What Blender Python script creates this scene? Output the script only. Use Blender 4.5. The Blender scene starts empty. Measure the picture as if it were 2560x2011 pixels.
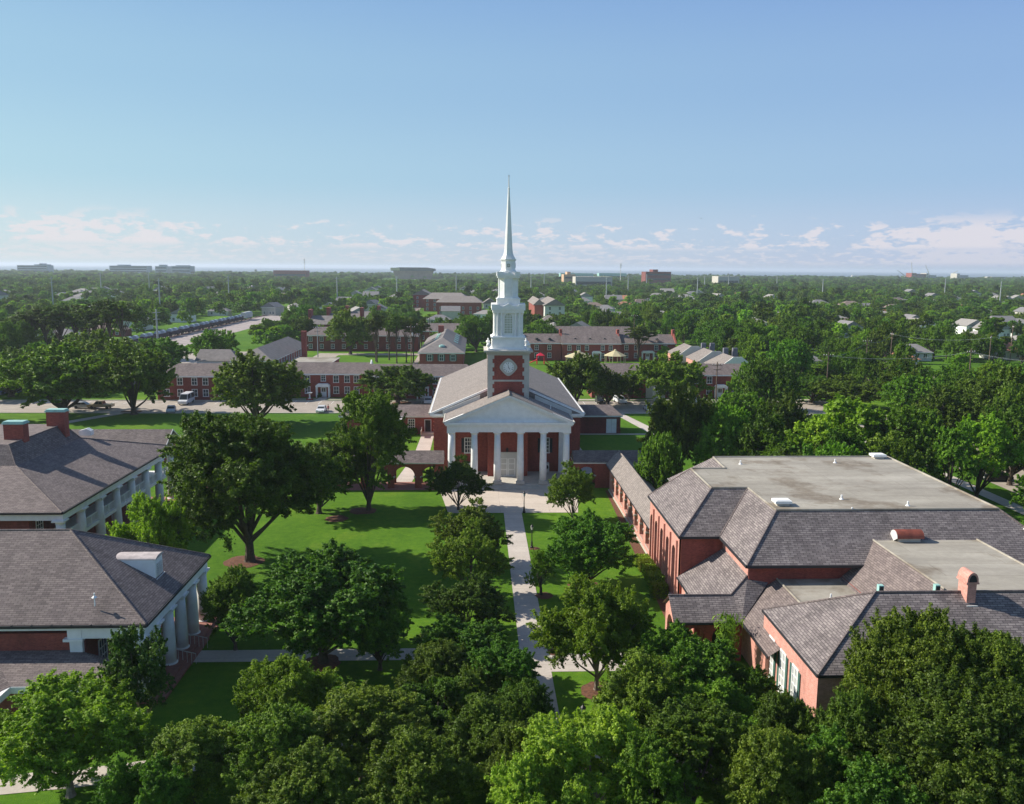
import bpy, math, random
import numpy as np
from mathutils import Vector, Matrix

sc = bpy.context.scene
COL = sc.collection
HAZE = 0.000105
RNG = random.Random(11)

# ------------------------------------------------------------------ camera
FPX, CX, CY, CAM_H = 2170.0, 1280.0, 1005.5, 32.0       # measured on the photograph (2560 x 2011)
_p = math.atan(335.5 / FPX); _y = math.radians(2.43); _r = math.radians(0.45)
FW = np.array([math.sin(_y) * math.cos(_p), math.cos(_y) * math.cos(_p), -math.sin(_p)])
_r0 = np.array([math.cos(_y), -math.sin(_y), 0.0]); _u0 = np.cross(_r0, FW)
RT = _r0 * math.cos(_r) + _u0 * math.sin(_r)
UP = -_r0 * math.sin(_r) + _u0 * math.cos(_r)
def ray(x, y): return FW * FPX + RT * (x - CX) - UP * (y - CY)
def U(x, y, z=0.0):
    d = ray(x, y); t = (z - CAM_H) / d[2]; return (t * d[0], t * d[1], z)
def onY(x, y, yy):
    d = ray(x, y); t = yy / d[1]; return (t * d[0], yy, CAM_H + t * d[2])
def proj(x, y, z):
    v = np.array([x, y, z - CAM_H]); w = v @ FW
    if w < 1: return (-9e9, -9e9)
    return (CX + FPX * (v @ RT) / w, CY - FPX * (v @ UP) / w)
cam = bpy.data.cameras.new('camera'); cam_o = bpy.data.objects.new('camera', cam); COL.objects.link(cam_o)
cam.sensor_width = 36; cam.lens = 36 * FPX / 2560; cam.clip_start = 0.5; cam.clip_end = 120000
m = Matrix.Identity(4)
for i in range(3):
    m[i][0] = RT[i]; m[i][1] = UP[i]; m[i][2] = -FW[i]
m[0][3], m[1][3], m[2][3] = 0, 0, CAM_H
cam_o.matrix_world = m
sc.camera = cam_o
sc.render.resolution_x = 1024; sc.render.resolution_y = 804

# ------------------------------------------------------------------ sun, sky, exposure
SUN_EL = math.radians(34.0)
SUN_AZ = math.atan2(-1.0, 0.30)          # light comes from -x, a little +y (angle from +y towards +x)
sun = bpy.data.lights.new('sun', 'SUN'); sun.energy = 5.0; sun.angle = math.radians(0.55); sun.color = (1.0, 0.93, 0.82)
sun_o = bpy.data.objects.new('sun', sun); COL.objects.link(sun_o)
sd = Vector((math.sin(SUN_AZ) * math.cos(SUN_EL), math.cos(SUN_AZ) * math.cos(SUN_EL), math.sin(SUN_EL)))
sun_o.rotation_euler = sd.to_track_quat('Z', 'Y').to_euler(); sun_o.location = (-60, 20, 90)
world = bpy.data.worlds.new('World'); sc.world = world; world.use_nodes = True
nt = world.node_tree; nt.nodes.clear()
def N(nt, t, **kw):
    n = nt.nodes.new(t)
    for k, v in kw.items(): setattr(n, k, v)
    return n
def M(nt, op, a, b=None, c=None):
    n = N(nt, 'ShaderNodeMath', operation=op)
    for i, v in enumerate((a, b, c)):
        if v is None: continue
        if isinstance(v, (int, float)): n.inputs[i].default_value = v
        else: nt.links.new(v, n.inputs[i])
    return n.outputs[0]
sky = N(nt, 'ShaderNodeTexSky', sky_type='NISHITA'); sky.sun_disc = False
sky.sun_elevation = SUN_EL; sky.sun_rotation = SUN_AZ; sky.altitude = 30; sky.air_density = 1.0; sky.dust_density = 0.7; sky.ozone_density = 2.2
bg = N(nt, 'ShaderNodeBackground'); bg.inputs['Strength'].default_value = 0.097
wo = N(nt, 'ShaderNodeOutputWorld')
tc = N(nt, 'ShaderNodeTexCoord'); sep = N(nt, 'ShaderNodeSeparateXYZ'); nt.links.new(tc.outputs['Generated'], sep.inputs[0])
az = M(nt, 'ARCTAN2', sep.outputs[0], sep.outputs[1]); el = sep.outputs[2]
def cloud(sx, sz, th0, th1, lo, hi, topfade, seed):
    cb = N(nt, 'ShaderNodeCombineXYZ')
    nt.links.new(M(nt, 'MULTIPLY', az, sx), cb.inputs[0]); nt.links.new(M(nt, 'MULTIPLY', el, sz), cb.inputs[1]); cb.inputs[2].default_value = seed
    no = N(nt, 'ShaderNodeTexNoise'); no.inputs['Scale'].default_value = 1.0; no.inputs['Detail'].default_value = 7; no.inputs['Roughness'].default_value = 0.58
    nt.links.new(cb.outputs[0], no.inputs['Vector'])
    r = N(nt, 'ShaderNodeMapRange', interpolation_type='SMOOTHSTEP'); nt.links.new(no.outputs[0], r.inputs[0])
    # threshold rises with height: flat bases, ragged tops
    t = M(nt, 'MULTIPLY_ADD', el, topfade, th0)
    for (a0_, w_, k_) in ((0.515, 0.06, 0.20), (-0.40, 0.09, 0.10), (0.09, 0.06, 0.05)):
        g_ = M(nt, 'EXPONENT', M(nt, 'MULTIPLY', M(nt, 'POWER', M(nt, 'DIVIDE', M(nt, 'SUBTRACT', az, a0_), w_), 2.0), -1.0)); t = M(nt, 'SUBTRACT', t, M(nt, 'MULTIPLY', g_, k_))
    nt.links.new(t, r.inputs[1]); nt.links.new(M(nt, 'ADD', t, th1), r.inputs[2])
    b = N(nt, 'ShaderNodeMapRange', interpolation_type='SMOOTHSTEP'); nt.links.new(el, b.inputs[0]); b.inputs[1].default_value = lo; b.inputs[2].default_value = hi
    tf = N(nt, 'ShaderNodeMapRange', interpolation_type='SMOOTHSTEP'); nt.links.new(el, tf.inputs[0]); tf.inputs[1].default_value = 0.064; tf.inputs[2].default_value = 0.042
    return M(nt, 'MULTIPLY', M(nt, 'MULTIPLY', r.outputs[0], b.outputs[0]), tf.outputs[0])
c1 = cloud(44, 120, 0.38, 0.11, 0.018, 0.026, 3.9, 3.3)
c2 = cloud(70, 260, 0.42, 0.14, 0.003, 0.010, 5.0, 9.1)
cm = M(nt, 'MULTIPLY', M(nt, 'MAXIMUM', c1, M(nt, 'MULTIPLY', c2, 0.6)), 0.70)
rpn = N(nt, 'ShaderNodeValToRGB'); nt.links.new(M(nt, 'MULTIPLY', el, 1.0), rpn.inputs[0]); rpn.color_ramp.interpolation = 'EASE'; e_ = rpn.color_ramp.elements
e_[0].position = 0.0; e_[0].color = (.575, .70, .86, 1); e_[1].position = 0.42; e_[1].color = (.20, .385, .76, 1)
for ps, cc in ((0.035, (.52, .69, .86)), (0.10, (.40, .635, .83)), (0.20, (.335, .565, .81)), (0.30, (.265, .475, .79))): q_ = e_.new(ps); q_.color = (*cc, 1)
azr = N(nt, 'ShaderNodeMapRange'); nt.links.new(az, azr.inputs[0]); azr.inputs[1].default_value = -0.5; azr.inputs[2].default_value = 0.6
azt = N(nt, 'ShaderNodeMix', data_type='RGBA'); nt.links.new(azr.outputs[0], azt.inputs[0]); azt.inputs[6].default_value = (1.12, 1.10, 1.0, 1); azt.inputs[7].default_value = (.90, .86, .99, 1)
low = N(nt, 'ShaderNodeMix', data_type='RGBA', blend_type='MULTIPLY'); low.inputs[0].default_value = 1; nt.links.new(rpn.outputs[0], low.inputs[6]); nt.links.new(azt.outputs[2], low.inputs[7])
lows = N(nt, 'ShaderNodeVectorMath', operation='SCALE'); nt.links.new(low.outputs[2], lows.inputs[0]); lows.inputs['Scale'].default_value = 7.1
hzr = N(nt, 'ShaderNodeMapRange', interpolation_type='SMOOTHSTEP'); nt.links.new(el, hzr.inputs[0]); hzr.inputs[1].default_value = 0.85; hzr.inputs[2].default_value = 0.30
mixh = N(nt, 'ShaderNodeMix', data_type='RGBA'); nt.links.new(M(nt, 'MULTIPLY', hzr.outputs[0], 0.86), mixh.inputs[0])
nt.links.new(sky.outputs[0], mixh.inputs[6]); nt.links.new(lows.outputs[0], mixh.inputs[7])
mix = N(nt, 'ShaderNodeMix', data_type='RGBA'); nt.links.new(cm, mix.inputs[0]); nt.links.new(mixh.outputs[2], mix.inputs[6]); mix.inputs[7].default_value = (6.4, 5.9, 6.1, 1)
nt.links.new(mix.outputs[2], bg.inputs[0]); nt.links.new(bg.outputs[0], wo.inputs[0])
sc.view_settings.view_transform = 'Standard'; sc.view_settings.look = 'None'; sc.view_settings.exposure = 0.45; sc.view_settings.gamma = 1.0
sc.cycles.use_denoising = True
sc.cycles.max_bounces = 6; sc.cycles.diffuse_bounces = 3; sc.cycles.glossy_bounces = 2; sc.cycles.transmission_bounces = 3; sc.cycles.volume_bounces = 1
sc.cycles.sample_clamp_indirect = 6

# ------------------------------------------------------------------ mesh builder
class MB:
    def __init__(s): s.v = []; s.f = []
    def poly(s, *pts):
        i = len(s.v); s.v += [tuple(map(float, p)) for p in pts]; s.f.append(tuple(range(i, i + len(pts)))); return s
    def box(s, x0, x1, y0, y1, z0, z1):
        p = [(x0, y0, z0), (x1, y0, z0), (x1, y1, z0), (x0, y1, z0), (x0, y0, z1), (x1, y0, z1), (x1, y1, z1), (x0, y1, z1)]
        for f in ((0, 3, 2, 1), (4, 5, 6, 7), (0, 1, 5, 4), (1, 2, 6, 5), (2, 3, 7, 6), (3, 0, 4, 7)): s.poly(*[p[k] for k in f])
        return s
    def cbox(s, cx, cy, z0, z1, lx, ly): return s.box(cx - lx / 2, cx + lx / 2, cy - ly / 2, cy + ly / 2, z0, z1)
    def lathe(s, cx, cy, prof, n=16, rot=0.0, cap=True):
        i = len(s.v)
        for (r, z) in prof:
            for k in range(n):
                a = rot + 2 * math.pi * k / n; s.v.append((cx + r * math.cos(a), cy + r * math.sin(a), z))
        for j in range(len(prof) - 1):
            for k in range(n):
                a, b = i + j * n + k, i + j * n + (k + 1) % n; s.f.append((a, b, b + n, a + n))
        if cap:
            s.f.append(tuple(i + k for k in range(n))[::-1]); s.f.append(tuple(i + (len(prof) - 1) * n + k for k in range(n)))
        return s
    def tube(s, p0, p1, r0, r1=None, n=8):
        r1 = r0 if r1 is None else r1
        p0 = Vector(p0); p1 = Vector(p1); d = (p1 - p0).normalized()
        a = d.cross(Vector((0, 0, 1)));
        if a.length < 1e-3: a = Vector((1, 0, 0))
        a.normalize(); b = d.cross(a); i = len(s.v)
        for (p, r) in ((p0, r0), (p1, r1)):
            for k in range(n):
                t = 2 * math.pi * k / n; s.v.append(tuple(p + (a * math.cos(t) + b * math.sin(t)) * r))
        for k in range(n): s.f.append((i + k, i + (k + 1) % n, i + n + (k + 1) % n, i + n + k))
        s.f.append(tuple(i + k for k in range(n))[::-1]); s.f.append(tuple(i + n + k for k in range(n)))
        return s
    def prism(s, pts, d):      # polygon extruded along vector d
        q = [tuple(a + b for a, b in zip(p, d)) for p in pts]
        s.poly(*pts); s.poly(*q[::-1]); n = len(pts)
        for k in range(n): s.poly(pts[k], q[k], q[(k + 1) % n], pts[(k + 1) % n])
        return s
    def hip(s, x0, x1, y0, y1, ze, zr, axis='x', i0=None, i1=None):
        """hip (inset) or gable (inset 0) roof surfaces; ridge along axis"""
        if axis == 'x':
            h = (y1 - y0) / 2; i0 = h if i0 is None else i0; i1 = h if i1 is None else i1; ym = (y0 + y1) / 2
            a, b = (x0 + i0, ym, zr), (x1 - i1, ym, zr)
            s.poly((x0, y0, ze), (x1, y0, ze), b, a); s.poly((x1, y1, ze), (x0, y1, ze), a, b)
            s.poly((x0, y1, ze), (x0, y0, ze), a); s.poly((x1, y0, ze), (x1, y1, ze), b)
        else:
            h = (x1 - x0) / 2; i0 = h if i0 is None else i0; i1 = h if i1 is None else i1; xm = (x0 + x1) / 2
            a, b = (xm, y0 + i0, zr), (xm, y1 - i1, zr)
            s.poly((x1, y0, ze), (x1, y1, ze), b, a); s.poly((x0, y1, ze), (x0, y0, ze), a, b)
            s.poly((x0, y0, ze), (x1, y0, ze), a); s.poly((x1, y1, ze), (x0, y1, ze), b)
        s.poly((x0, y0, ze), (x0, y1, ze), (x1, y1, ze), (x1, y0, ze)); return s
    def ring(s, x0, x1, y0, y1, z0, z1, t):     # rectangular frame of thickness t (outer dims given)
        s.box(x0, x1, y0, y0 + t, z0, z1); s.box(x0, x1, y1 - t, y1, z0, z1)
        s.box(x0, x0 + t, y0 + t, y1 - t, z0, z1); s.box(x1 - t, x1, y0 + t, y1 - t, z0, z1); return s
    def archwall(s, o, d, L, z0, z1, th, ops, n=10):
        """wall from point o (x,y) along unit d (x,y), arched openings (u0,u1,zbottom,zspring)"""
        nx, ny = -d[1], d[0]
        def P(u, z, w): return (o[0] + d[0] * u + nx * w, o[1] + d[1] * u + ny * w, z)
        def slab(u0, u1, za, zb):
            s.poly(P(u0, za, 0), P(u1, za, 0), P(u1, zb, 0), P(u0, zb, 0)); s.poly(P(u0, za, th), P(u0, zb, th), P(u1, zb, th), P(u1, za, th))
        cur = 0.0
        for (a, b, zb, zs) in sorted(ops):
            slab(cur, a, z0, z1); r = (b - a) / 2; mid = (a + b) / 2
            if zb > z0 + 1e-3:
                slab(a, b, z0, zb); s.poly(P(a, zb, 0), P(b, zb, 0), P(b, zb, th), P(a, zb, th))
            s.poly(P(a, zb, 0), P(a, zs, 0), P(a, zs, th), P(a, zb, th)); s.poly(P(b, zb, 0), P(b, zb, th), P(b, zs, th), P(b, zs, 0))
            for k in range(n):
                t0, t1 = math.pi * (1 - k / n), math.pi * (1 - (k + 1) / n)
                ua, za, ub, zc = mid + r * math.cos(t0), zs + r * math.sin(t0), mid + r * math.cos(t1), zs + r * math.sin(t1)
                for w in (0, th): s.poly(P(ua, za, w), P(ub, zc, w), P(ub, z1, w), P(ua, z1, w))
                s.poly(P(ua, za, 0), P(ub, zc, 0), P(ub, zc, th), P(ua, za, th))
            cur = b
        slab(cur, L, z0, z1)
        s.poly(P(0, z0, 0), P(0, z1, 0), P(0, z1, th), P(0, z0, th)); s.poly(P(L, z0, 0), P(L, z1, 0), P(L, z1, th), P(L, z0, th))
        s.poly(P(0, z1, 0), P(L, z1, 0), P(L, z1, th), P(0, z1, th)); return s
    def mesh(s, name, mat, off=(0, 0, 0), smooth=False):
        me = bpy.data.meshes.new(name)
        me.from_pydata([(a - off[0], b - off[1], c - off[2]) for a, b, c in s.v], [], s.f); me.materials.append(mat)
        uv = me.uv_layers.new(name='UVMap'); co = s.v; Z = Vector((0, 0, 1))
        for p in me.polygons:
            n = p.normal
            if abs(n.z) > 0.995 or n.length < 0.5: tu, tv = Vector((1, 0, 0)), Vector((0, 1, 0))
            else: tu = Z.cross(n).normalized(); tv = n.cross(tu)
            for li in p.loop_indices:
                q = Vector(co[me.loops[li].vertex_index]); uv.data[li].uv = (q.dot(tu), q.dot(tv))
        if smooth:
            for p in me.polygons: p.use_smooth = True
        return me
    def build(s, name, mat, parent=None, smooth=False, off=None):
        if off is None:
            off = (0, 0, 0); q = parent
            while q is not None: off = tuple(a + b for a, b in zip(off, q.location)); q = q.parent
        o = bpy.data.objects.new(name, s.mesh(name, mat, off, smooth)); COL.objects.link(o)
        if parent is not None: o.parent = parent
        return o
def link(name, me, parent=None, loc=(0, 0, 0), rz=0.0):
    o = bpy.data.objects.new(name, me); COL.objects.link(o); o.location = loc; o.rotation_euler = (0, 0, rz)
    if parent is not None: o.parent = parent
    return o
def tag(o, label=None, cat=None, group=None, kind=None):
    if label: o['label'] = label
    if cat: o['category'] = cat
    if group: o['group'] = group
    if kind: o['kind'] = kind
    return o
def thing(name, label, cat, loc=(0, 0, 0), rz=0.0, group=None):
    o = bpy.data.objects.new(name, None); COL.objects.link(o); o.location = loc; o.rotation_euler = (0, 0, rz); o.empty_display_size = 0.3
    return tag(o, label, cat, group)
def copy_tree(o, parent=None):
    c = o.copy(); COL.objects.link(c); c.parent = parent
    for ch in list(o.children): copy_tree(ch, c)
    return c

# ------------------------------------------------------------------ materials
def new_mat(name):
    mt = bpy.data.materials.new(name); mt.use_nodes = True; t = mt.node_tree; b = t.nodes['Principled BSDF']
    return mt, t, b
def noise(t, scale, detail=4, rough=0.55, vec=None, coord='Object'):
    c = N(t, 'ShaderNodeTexCoord') if vec is None else None
    n = N(t, 'ShaderNodeTexNoise'); n.inputs['Scale'].default_value = scale; n.inputs['Detail'].default_value = detail; n.inputs['Roughness'].default_value = rough
    t.links.new(c.outputs[coord] if vec is None else vec, n.inputs['Vector']); return n.outputs[0]
def ramp(t, fac, stops):
    r = N(t, 'ShaderNodeValToRGB'); t.links.new(fac, r.inputs[0]); e = r.color_ramp.elements
    while len(e) < len(stops): e.new(0.5)
    for el_, (p, c) in zip(e, stops): el_.position = p; el_.color = (*c, 1)
    return r.outputs[0]
def mixc(t, fac, a, b, mode='MIX'):
    n = N(t, 'ShaderNodeMix', data_type='RGBA', blend_type=mode)
    for i, v in ((0, fac), (6, a), (7, b)):
        if isinstance(v, (int, float)): n.inputs[i].default_value = v
        elif isinstance(v, tuple): n.inputs[i].default_value = (*v, 1)
        else: t.links.new(v, n.inputs[i])
    return n.outputs[2]
def bump(t, b, h, strength=0.3, dist=0.05):
    n = N(t, 'ShaderNodeBump'); n.inputs['Strength'].default_value = strength; n.inputs['Distance'].default_value = dist
    t.links.new(h, n.inputs['Height']); t.links.new(n.outputs[0], b.inputs['Normal'])
def plain(name, col, rough=0.6, var=0.12, scale=1.2, metal=0.0):
    mt, t, b = new_mat(name); f = noise(t, scale, 5)
    lo = tuple(c * (1 - var) for c in col); hi = tuple(min(1, c * (1 + var)) for c in col)
    t.links.new(ramp(t, f, [(0.3, lo), (0.7, hi)]), b.inputs['Base Color']); b.inputs['Roughness'].default_value = rough; b.inputs['Metallic'].default_value = metal
    return mt
def brickmat(name, c1, c2, mortar, bw, bh, ms, stain=0.25, rough=0.85, bumps=0.4, off=0.5):
    mt, t, b = new_mat(name); uv = N(t, 'ShaderNodeTexCoord').outputs['UV']
    br = N(t, 'ShaderNodeTexBrick'); t.links.new(uv, br.inputs['Vector']); br.offset = off
    br.inputs['Scale'].default_value = 1.0; br.inputs['Brick Width'].default_value = bw; br.inputs['Row Height'].default_value = bh
    br.inputs['Mortar Size'].default_value = ms; br.inputs['Mortar Smooth'].default_value = 0.3; br.inputs['Bias'].default_value = 0.0
    br.inputs['Color1'].default_value = (*c1, 1); br.inputs['Color2'].default_value = (*c2, 1); br.inputs['Mortar'].default_value = (*mortar, 1)
    n1 = noise(t, 0.35, 5, vec=uv); n2 = noise(t, 3.0, 3, vec=uv)
    f = ramp(t, n1, [(0.25, (1 - stain,) * 3), (0.75, (1 + stain * 0.6,) * 3)])
    mp = N(t, 'ShaderNodeMapping'); t.links.new(uv, mp.inputs[0]); mp.inputs['Scale'].default_value = (0.9, 0.10, 1); n3 = noise(t, 1.0, 6, 0.65, vec=mp.outputs[0])
    g = mixc(t, 1.0, ramp(t, n2, [(0.3, (0.86,) * 3), (0.7, (1.12,) * 3)]), ramp(t, n3, [(0.32, (1 - stain * 1.2,) * 3), (0.5, (1,) * 3), (0.72, (1 + stain * .5,) * 3)]), 'MULTIPLY')
    c = mixc(t, 1.0, mixc(t, 1.0, br.outputs['Color'], f, 'MULTIPLY'), g, 'MULTIPLY')
    t.links.new(c, b.inputs['Base Color']); b.inputs['Roughness'].default_value = rough
    bump(t, b, br.outputs['Fac'], -bumps, 0.02)
    return mt
MT = {}
MT['shingle'] = brickmat('shingle_grey', (0.245, 0.198, 0.18), (0.150, 0.118, 0.112), (0.07, 0.054, 0.052), 0.5, 0.185, 0.018, 0.18, 0.9, 0.5)
MT['shingle_dark'] = brickmat('shingle_purple_grey', (0.29, 0.25, 0.235), (0.16, 0.134, 0.132), (0.06, 0.05, 0.052), 0.55, 0.2, 0.024, 0.2, 0.9, 0.5)
MT['shingle_light'] = brickmat('shingle_light', (0.30, 0.26, 0.23), (0.22, 0.19, 0.17), (0.12, 0.10, 0.09), 0.5, 0.2, 0.015, 0.1, 0.9, 0.3)
MT['shingle_far'] = plain('shingle_far', (0.19, 0.17, 0.16), 0.9, 0.2, 0.8)
MT['brick'] = brickmat('red_brick', (0.35, 0.068, 0.045), (0.23, 0.040, 0.030), (0.30, 0.13, 0.10), 0.22, 0.075, 0.008, 0.18, 0.85, 0.3)
MT['brick_dark'] = brickmat('dark_and_shaded_brick', (0.25, 0.055, 0.04), (0.17, 0.035, 0.028), (0.2, 0.09, 0.07), 0.22, 0.075, 0.008, 0.2, 0.85, 0.3)  # darker red brick; also carries painted shade on the right church wing
MT['brick_pink'] = brickmat('sunlit_pink_brick', (0.64, 0.285, 0.225), (0.53, 0.21, 0.16), (0.60, 0.38, 0.31), 0.22, 0.075, 0.010, 0.14, 0.85, 0.3)  # sunlit pink put into red brick for west walls; plain pink brick elsewhere
MT['white'] = plain('white_paint', (0.83, 0.825, 0.80), 0.6, 0.07, 1.6)
MT['offwhite'] = plain('cream_stucco', (0.60, 0.59, 0.55), 0.8, 0.08, 0.6)
MT['lime'] = plain('limestone', (0.50, 0.47, 0.41), 0.85, 0.10, 1.5)
MT['glass'] = plain('window_glass', (0.05, 0.062, 0.07), 0.12, 0.3, 0.5)
MT['glass_cream'] = plain('belfry_glass', (0.40, 0.41, 0.30), 0.25, 0.2, 2.0)
MT['glass_pale'] = plain('pale_reflecting_glass', (0.55, 0.57, 0.56), 0.2, 0.1, 2.0)  # panes coloured pale to stand for bright reflections
MT['far_hazy'] = plain('far_hazy_wall', (0.33, 0.38, 0.43), 0.8, 0.1, 0.05)  # distance haze mixed into this blue-grey wall colour
MT['dark'] = plain('dark_opening', (0.02, 0.018, 0.018), 0.8, 0.2, 1)
MT['green'] = plain('shutter_green', (0.055, 0.13, 0.11), 0.6, 0.1, 2)
MT['shutdark'] = plain('shutter_dark', (0.012, 0.022, 0.024), 0.6, 0.1, 2)
MT['copper'] = plain('verdigris', (0.30, 0.52, 0.47), 0.7, 0.15, 2)
MT['rust'] = plain('rusty_red_metal', (0.24, 0.06, 0.035), 0.7, 0.35, 1.4)
MT['gutter'] = plain('black_gutter', (0.02, 0.02, 0.024), 0.6, 0.2, 2)
MT['iron'] = plain('black_iron', (0.015, 0.015, 0.016), 0.5, 0.2, 3)
MT['wood'] = plain('pole_wood', (0.16, 0.11, 0.08), 0.85, 0.2, 2)
MT['steel'] = plain('galvanised_pole', (0.38, 0.41, 0.40), 0.5, 0.06, 0.2)
MT['lampglass'] = plain('lamp_glass', (0.72, 0.72, 0.68), 0.3, 0.05, 2)
MT['bark'] = plain('bark', (0.085, 0.065, 0.048), 0.95, 0.35, 3)
MT['barkpale'] = plain('pale_bark', (0.26, 0.21, 0.16), 0.95, 0.3, 3)
MT['tan'] = plain('tan_canopy', (0.50, 0.44, 0.26), 0.8, 0.08, 1)
MT['redplastic'] = plain('red_plastic', (0.62, 0.02, 0.05), 0.4, 0.1, 1)
MT['tyre'] = plain('tyre', (0.02, 0.02, 0.02), 0.8, 0.1, 1)
MT['railcar'] = plain('railcar_dark', (0.045, 0.032, 0.04), 0.8, 0.4, 0.4)
MT['coil'] = plain('coil_cover', (0.42, 0.46, 0.52), 0.4, 0.1, 1)
MT['hopper'] = plain('hopper_grey', (0.50, 0.51, 0.48), 0.7, 0.1, 0.3)
MT['mulch'] = plain('mulch', (0.13, 0.055, 0.028), 0.95, 0.45, 5)
MT['skin'] = plain('skin', (0.45, 0.28, 0.2), 0.6, 0.03, 1)

def flat_roof_mat():
    mt, t, b = new_mat('flat_roof_membrane'); co = N(t, 'ShaderNodeTexCoord').outputs['Object']
    mp = N(t, 'ShaderNodeMapping'); t.links.new(co, mp.inputs[0]); mp.inputs['Scale'].default_value = (0.09, 0.3, 1)
    a = noise(t, 1.0, 6, 0.6, vec=mp.outputs[0]); d = noise(t, 0.16, 7, 0.62, vec=co); g = noise(t, 2.2, 4, vec=co)
    base = ramp(t, a, [(0.3, (0.26, 0.235, 0.195)), (0.5, (0.355, 0.325, 0.27)), (0.75, (0.47, 0.435, 0.365))])
    st = ramp(t, d, [(0.50, (1, 1, 1)), (0.60, (0.62, 0.56, 0.50)), (0.66, (0.94, 0.92, 0.9)), (0.75, (0.82, 0.79, 0.76))])
    br = N(t, 'ShaderNodeTexBrick'); t.links.new(N(t, 'ShaderNodeTexCoord').outputs['UV'], br.inputs['Vector']); br.offset = 0.3; br.inputs['Scale'].default_value = 1.0; br.inputs['Brick Width'].default_value = 9.0; br.inputs['Row Height'].default_value = 2.7; br.inputs['Mortar Size'].default_value = 0.05
    br.inputs['Color1'].default_value = (1, 1, 1, 1); br.inputs['Color2'].default_value = (.90, .895, .88, 1); br.inputs['Mortar'].default_value = (.80, .79, .77, 1)
    gr = mixc(t, 1.0, ramp(t, g, [(0.3, (0.92,) * 3), (0.7, (1.06,) * 3)]), br.outputs['Color'], 'MULTIPLY')
    t.links.new(mixc(t, 1.0, mixc(t, 1.0, base, st, 'MULTIPLY'), gr, 'MULTIPLY'), b.inputs['Base Color']); b.inputs['Roughness'].default_value = 0.9
    bump(t, b, d, 0.2, 0.05); return mt
MT['flat'] = flat_roof_mat()
def concrete_mat(name, c0, c1, joint):
    mt, t, b = new_mat(name); uv = N(t, 'ShaderNodeTexCoord').outputs['UV']
    br = N(t, 'ShaderNodeTexBrick'); t.links.new(uv, br.inputs['Vector']); br.offset = 0
    br.inputs['Scale'].default_value = 1.0; br.inputs['Brick Width'].default_value = joint[0]; br.inputs['Row Height'].default_value = joint[1]; br.inputs['Mortar Size'].default_value = 0.02
    br.inputs['Color1'].default_value = (1, 1, 1, 1); br.inputs['Color2'].default_value = (0.9, 0.9, 0.9, 1); br.inputs['Mortar'].default_value = (0.62, 0.6, 0.57, 1)
    c = ramp(t, noise(t, 0.5, 6, 0.6), [(0.3, c0), (0.7, c1)]); g = ramp(t, noise(t, 4, 3), [(0.3, (0.93,) * 3), (0.7, (1.05,) * 3)])
    t.links.new(mixc(t, 1.0, mixc(t, 1.0, c, br.outputs['Color'], 'MULTIPLY'), g, 'MULTIPLY'), b.inputs['Base Color']); b.inputs['Roughness'].default_value = 0.9
    return mt
MT['path'] = concrete_mat('path_concrete', (0.50, 0.44, 0.38), (0.60, 0.54, 0.47), (50, 1.9))
MT['plaza'] = concrete_mat('plaza_concrete', (0.55, 0.47, 0.39), (0.64, 0.55, 0.46), (3.3, 3.3))
MT['street'] = concrete_mat('street_concrete', (0.33, 0.285, 0.24), (0.45, 0.39, 0.325), (6, 4))
MT['asphalt'] = plain('asphalt', (0.10, 0.095, 0.09), 0.9, 0.2, 0.5)
MT['gravel'] = plain('railway_ballast', (0.34, 0.29, 0.27), 0.95, 0.3, 0.3)
MT['brickpave'] = plain('brick_paving', (0.30, 0.13, 0.10), 0.9, 0.2, 3)
def grass_mat():
    mt, t, b = new_mat('lawn_grass'); co = N(t, 'ShaderNodeTexCoord').outputs['Object']
    a = noise(t, 0.10, 7, 0.68, vec=co); d = noise(t, 1.3, 5, 0.7, vec=co); g = noise(t, 14, 2, 0.6, vec=co); far = noise(t, 0.012, 6, 0.6, vec=co)
    lawn = ramp(t, a, [(0.3, (0.060, 0.150, 0.012)), (0.55, (0.085, 0.195, 0.016)), (0.75, (0.140, 0.235, 0.024))])
    lawn = mixc(t, 1.0, lawn, ramp(t, d, [(0.3, (0.74, 0.78, 0.8)), (0.5, (1, 1, 1)), (0.72, (1.4, 1.18, 1.1))]), 'MULTIPLY')
    lawn = mixc(t, 1.0, lawn, ramp(t, g, [(0.3, (0.72,) * 3), (0.7, (1.25,) * 3)]), 'MULTIPLY')
    mixf = ramp(t, far, [(0.4, (0.8, 0.85, 0.8)), (0.6, (1.35, 1.2, 1.0))])
    t.links.new(mixc(t, 1.0, lawn, mixf, 'MULTIPLY'), b.inputs['Base Color']); b.inputs['Roughness'].default_value = 1.0
    b.inputs['Specular IOR Level'].default_value = 0.1
    bump(t, b, g, 0.8, 0.06); return mt
MT['grass'] = grass_mat()
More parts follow.
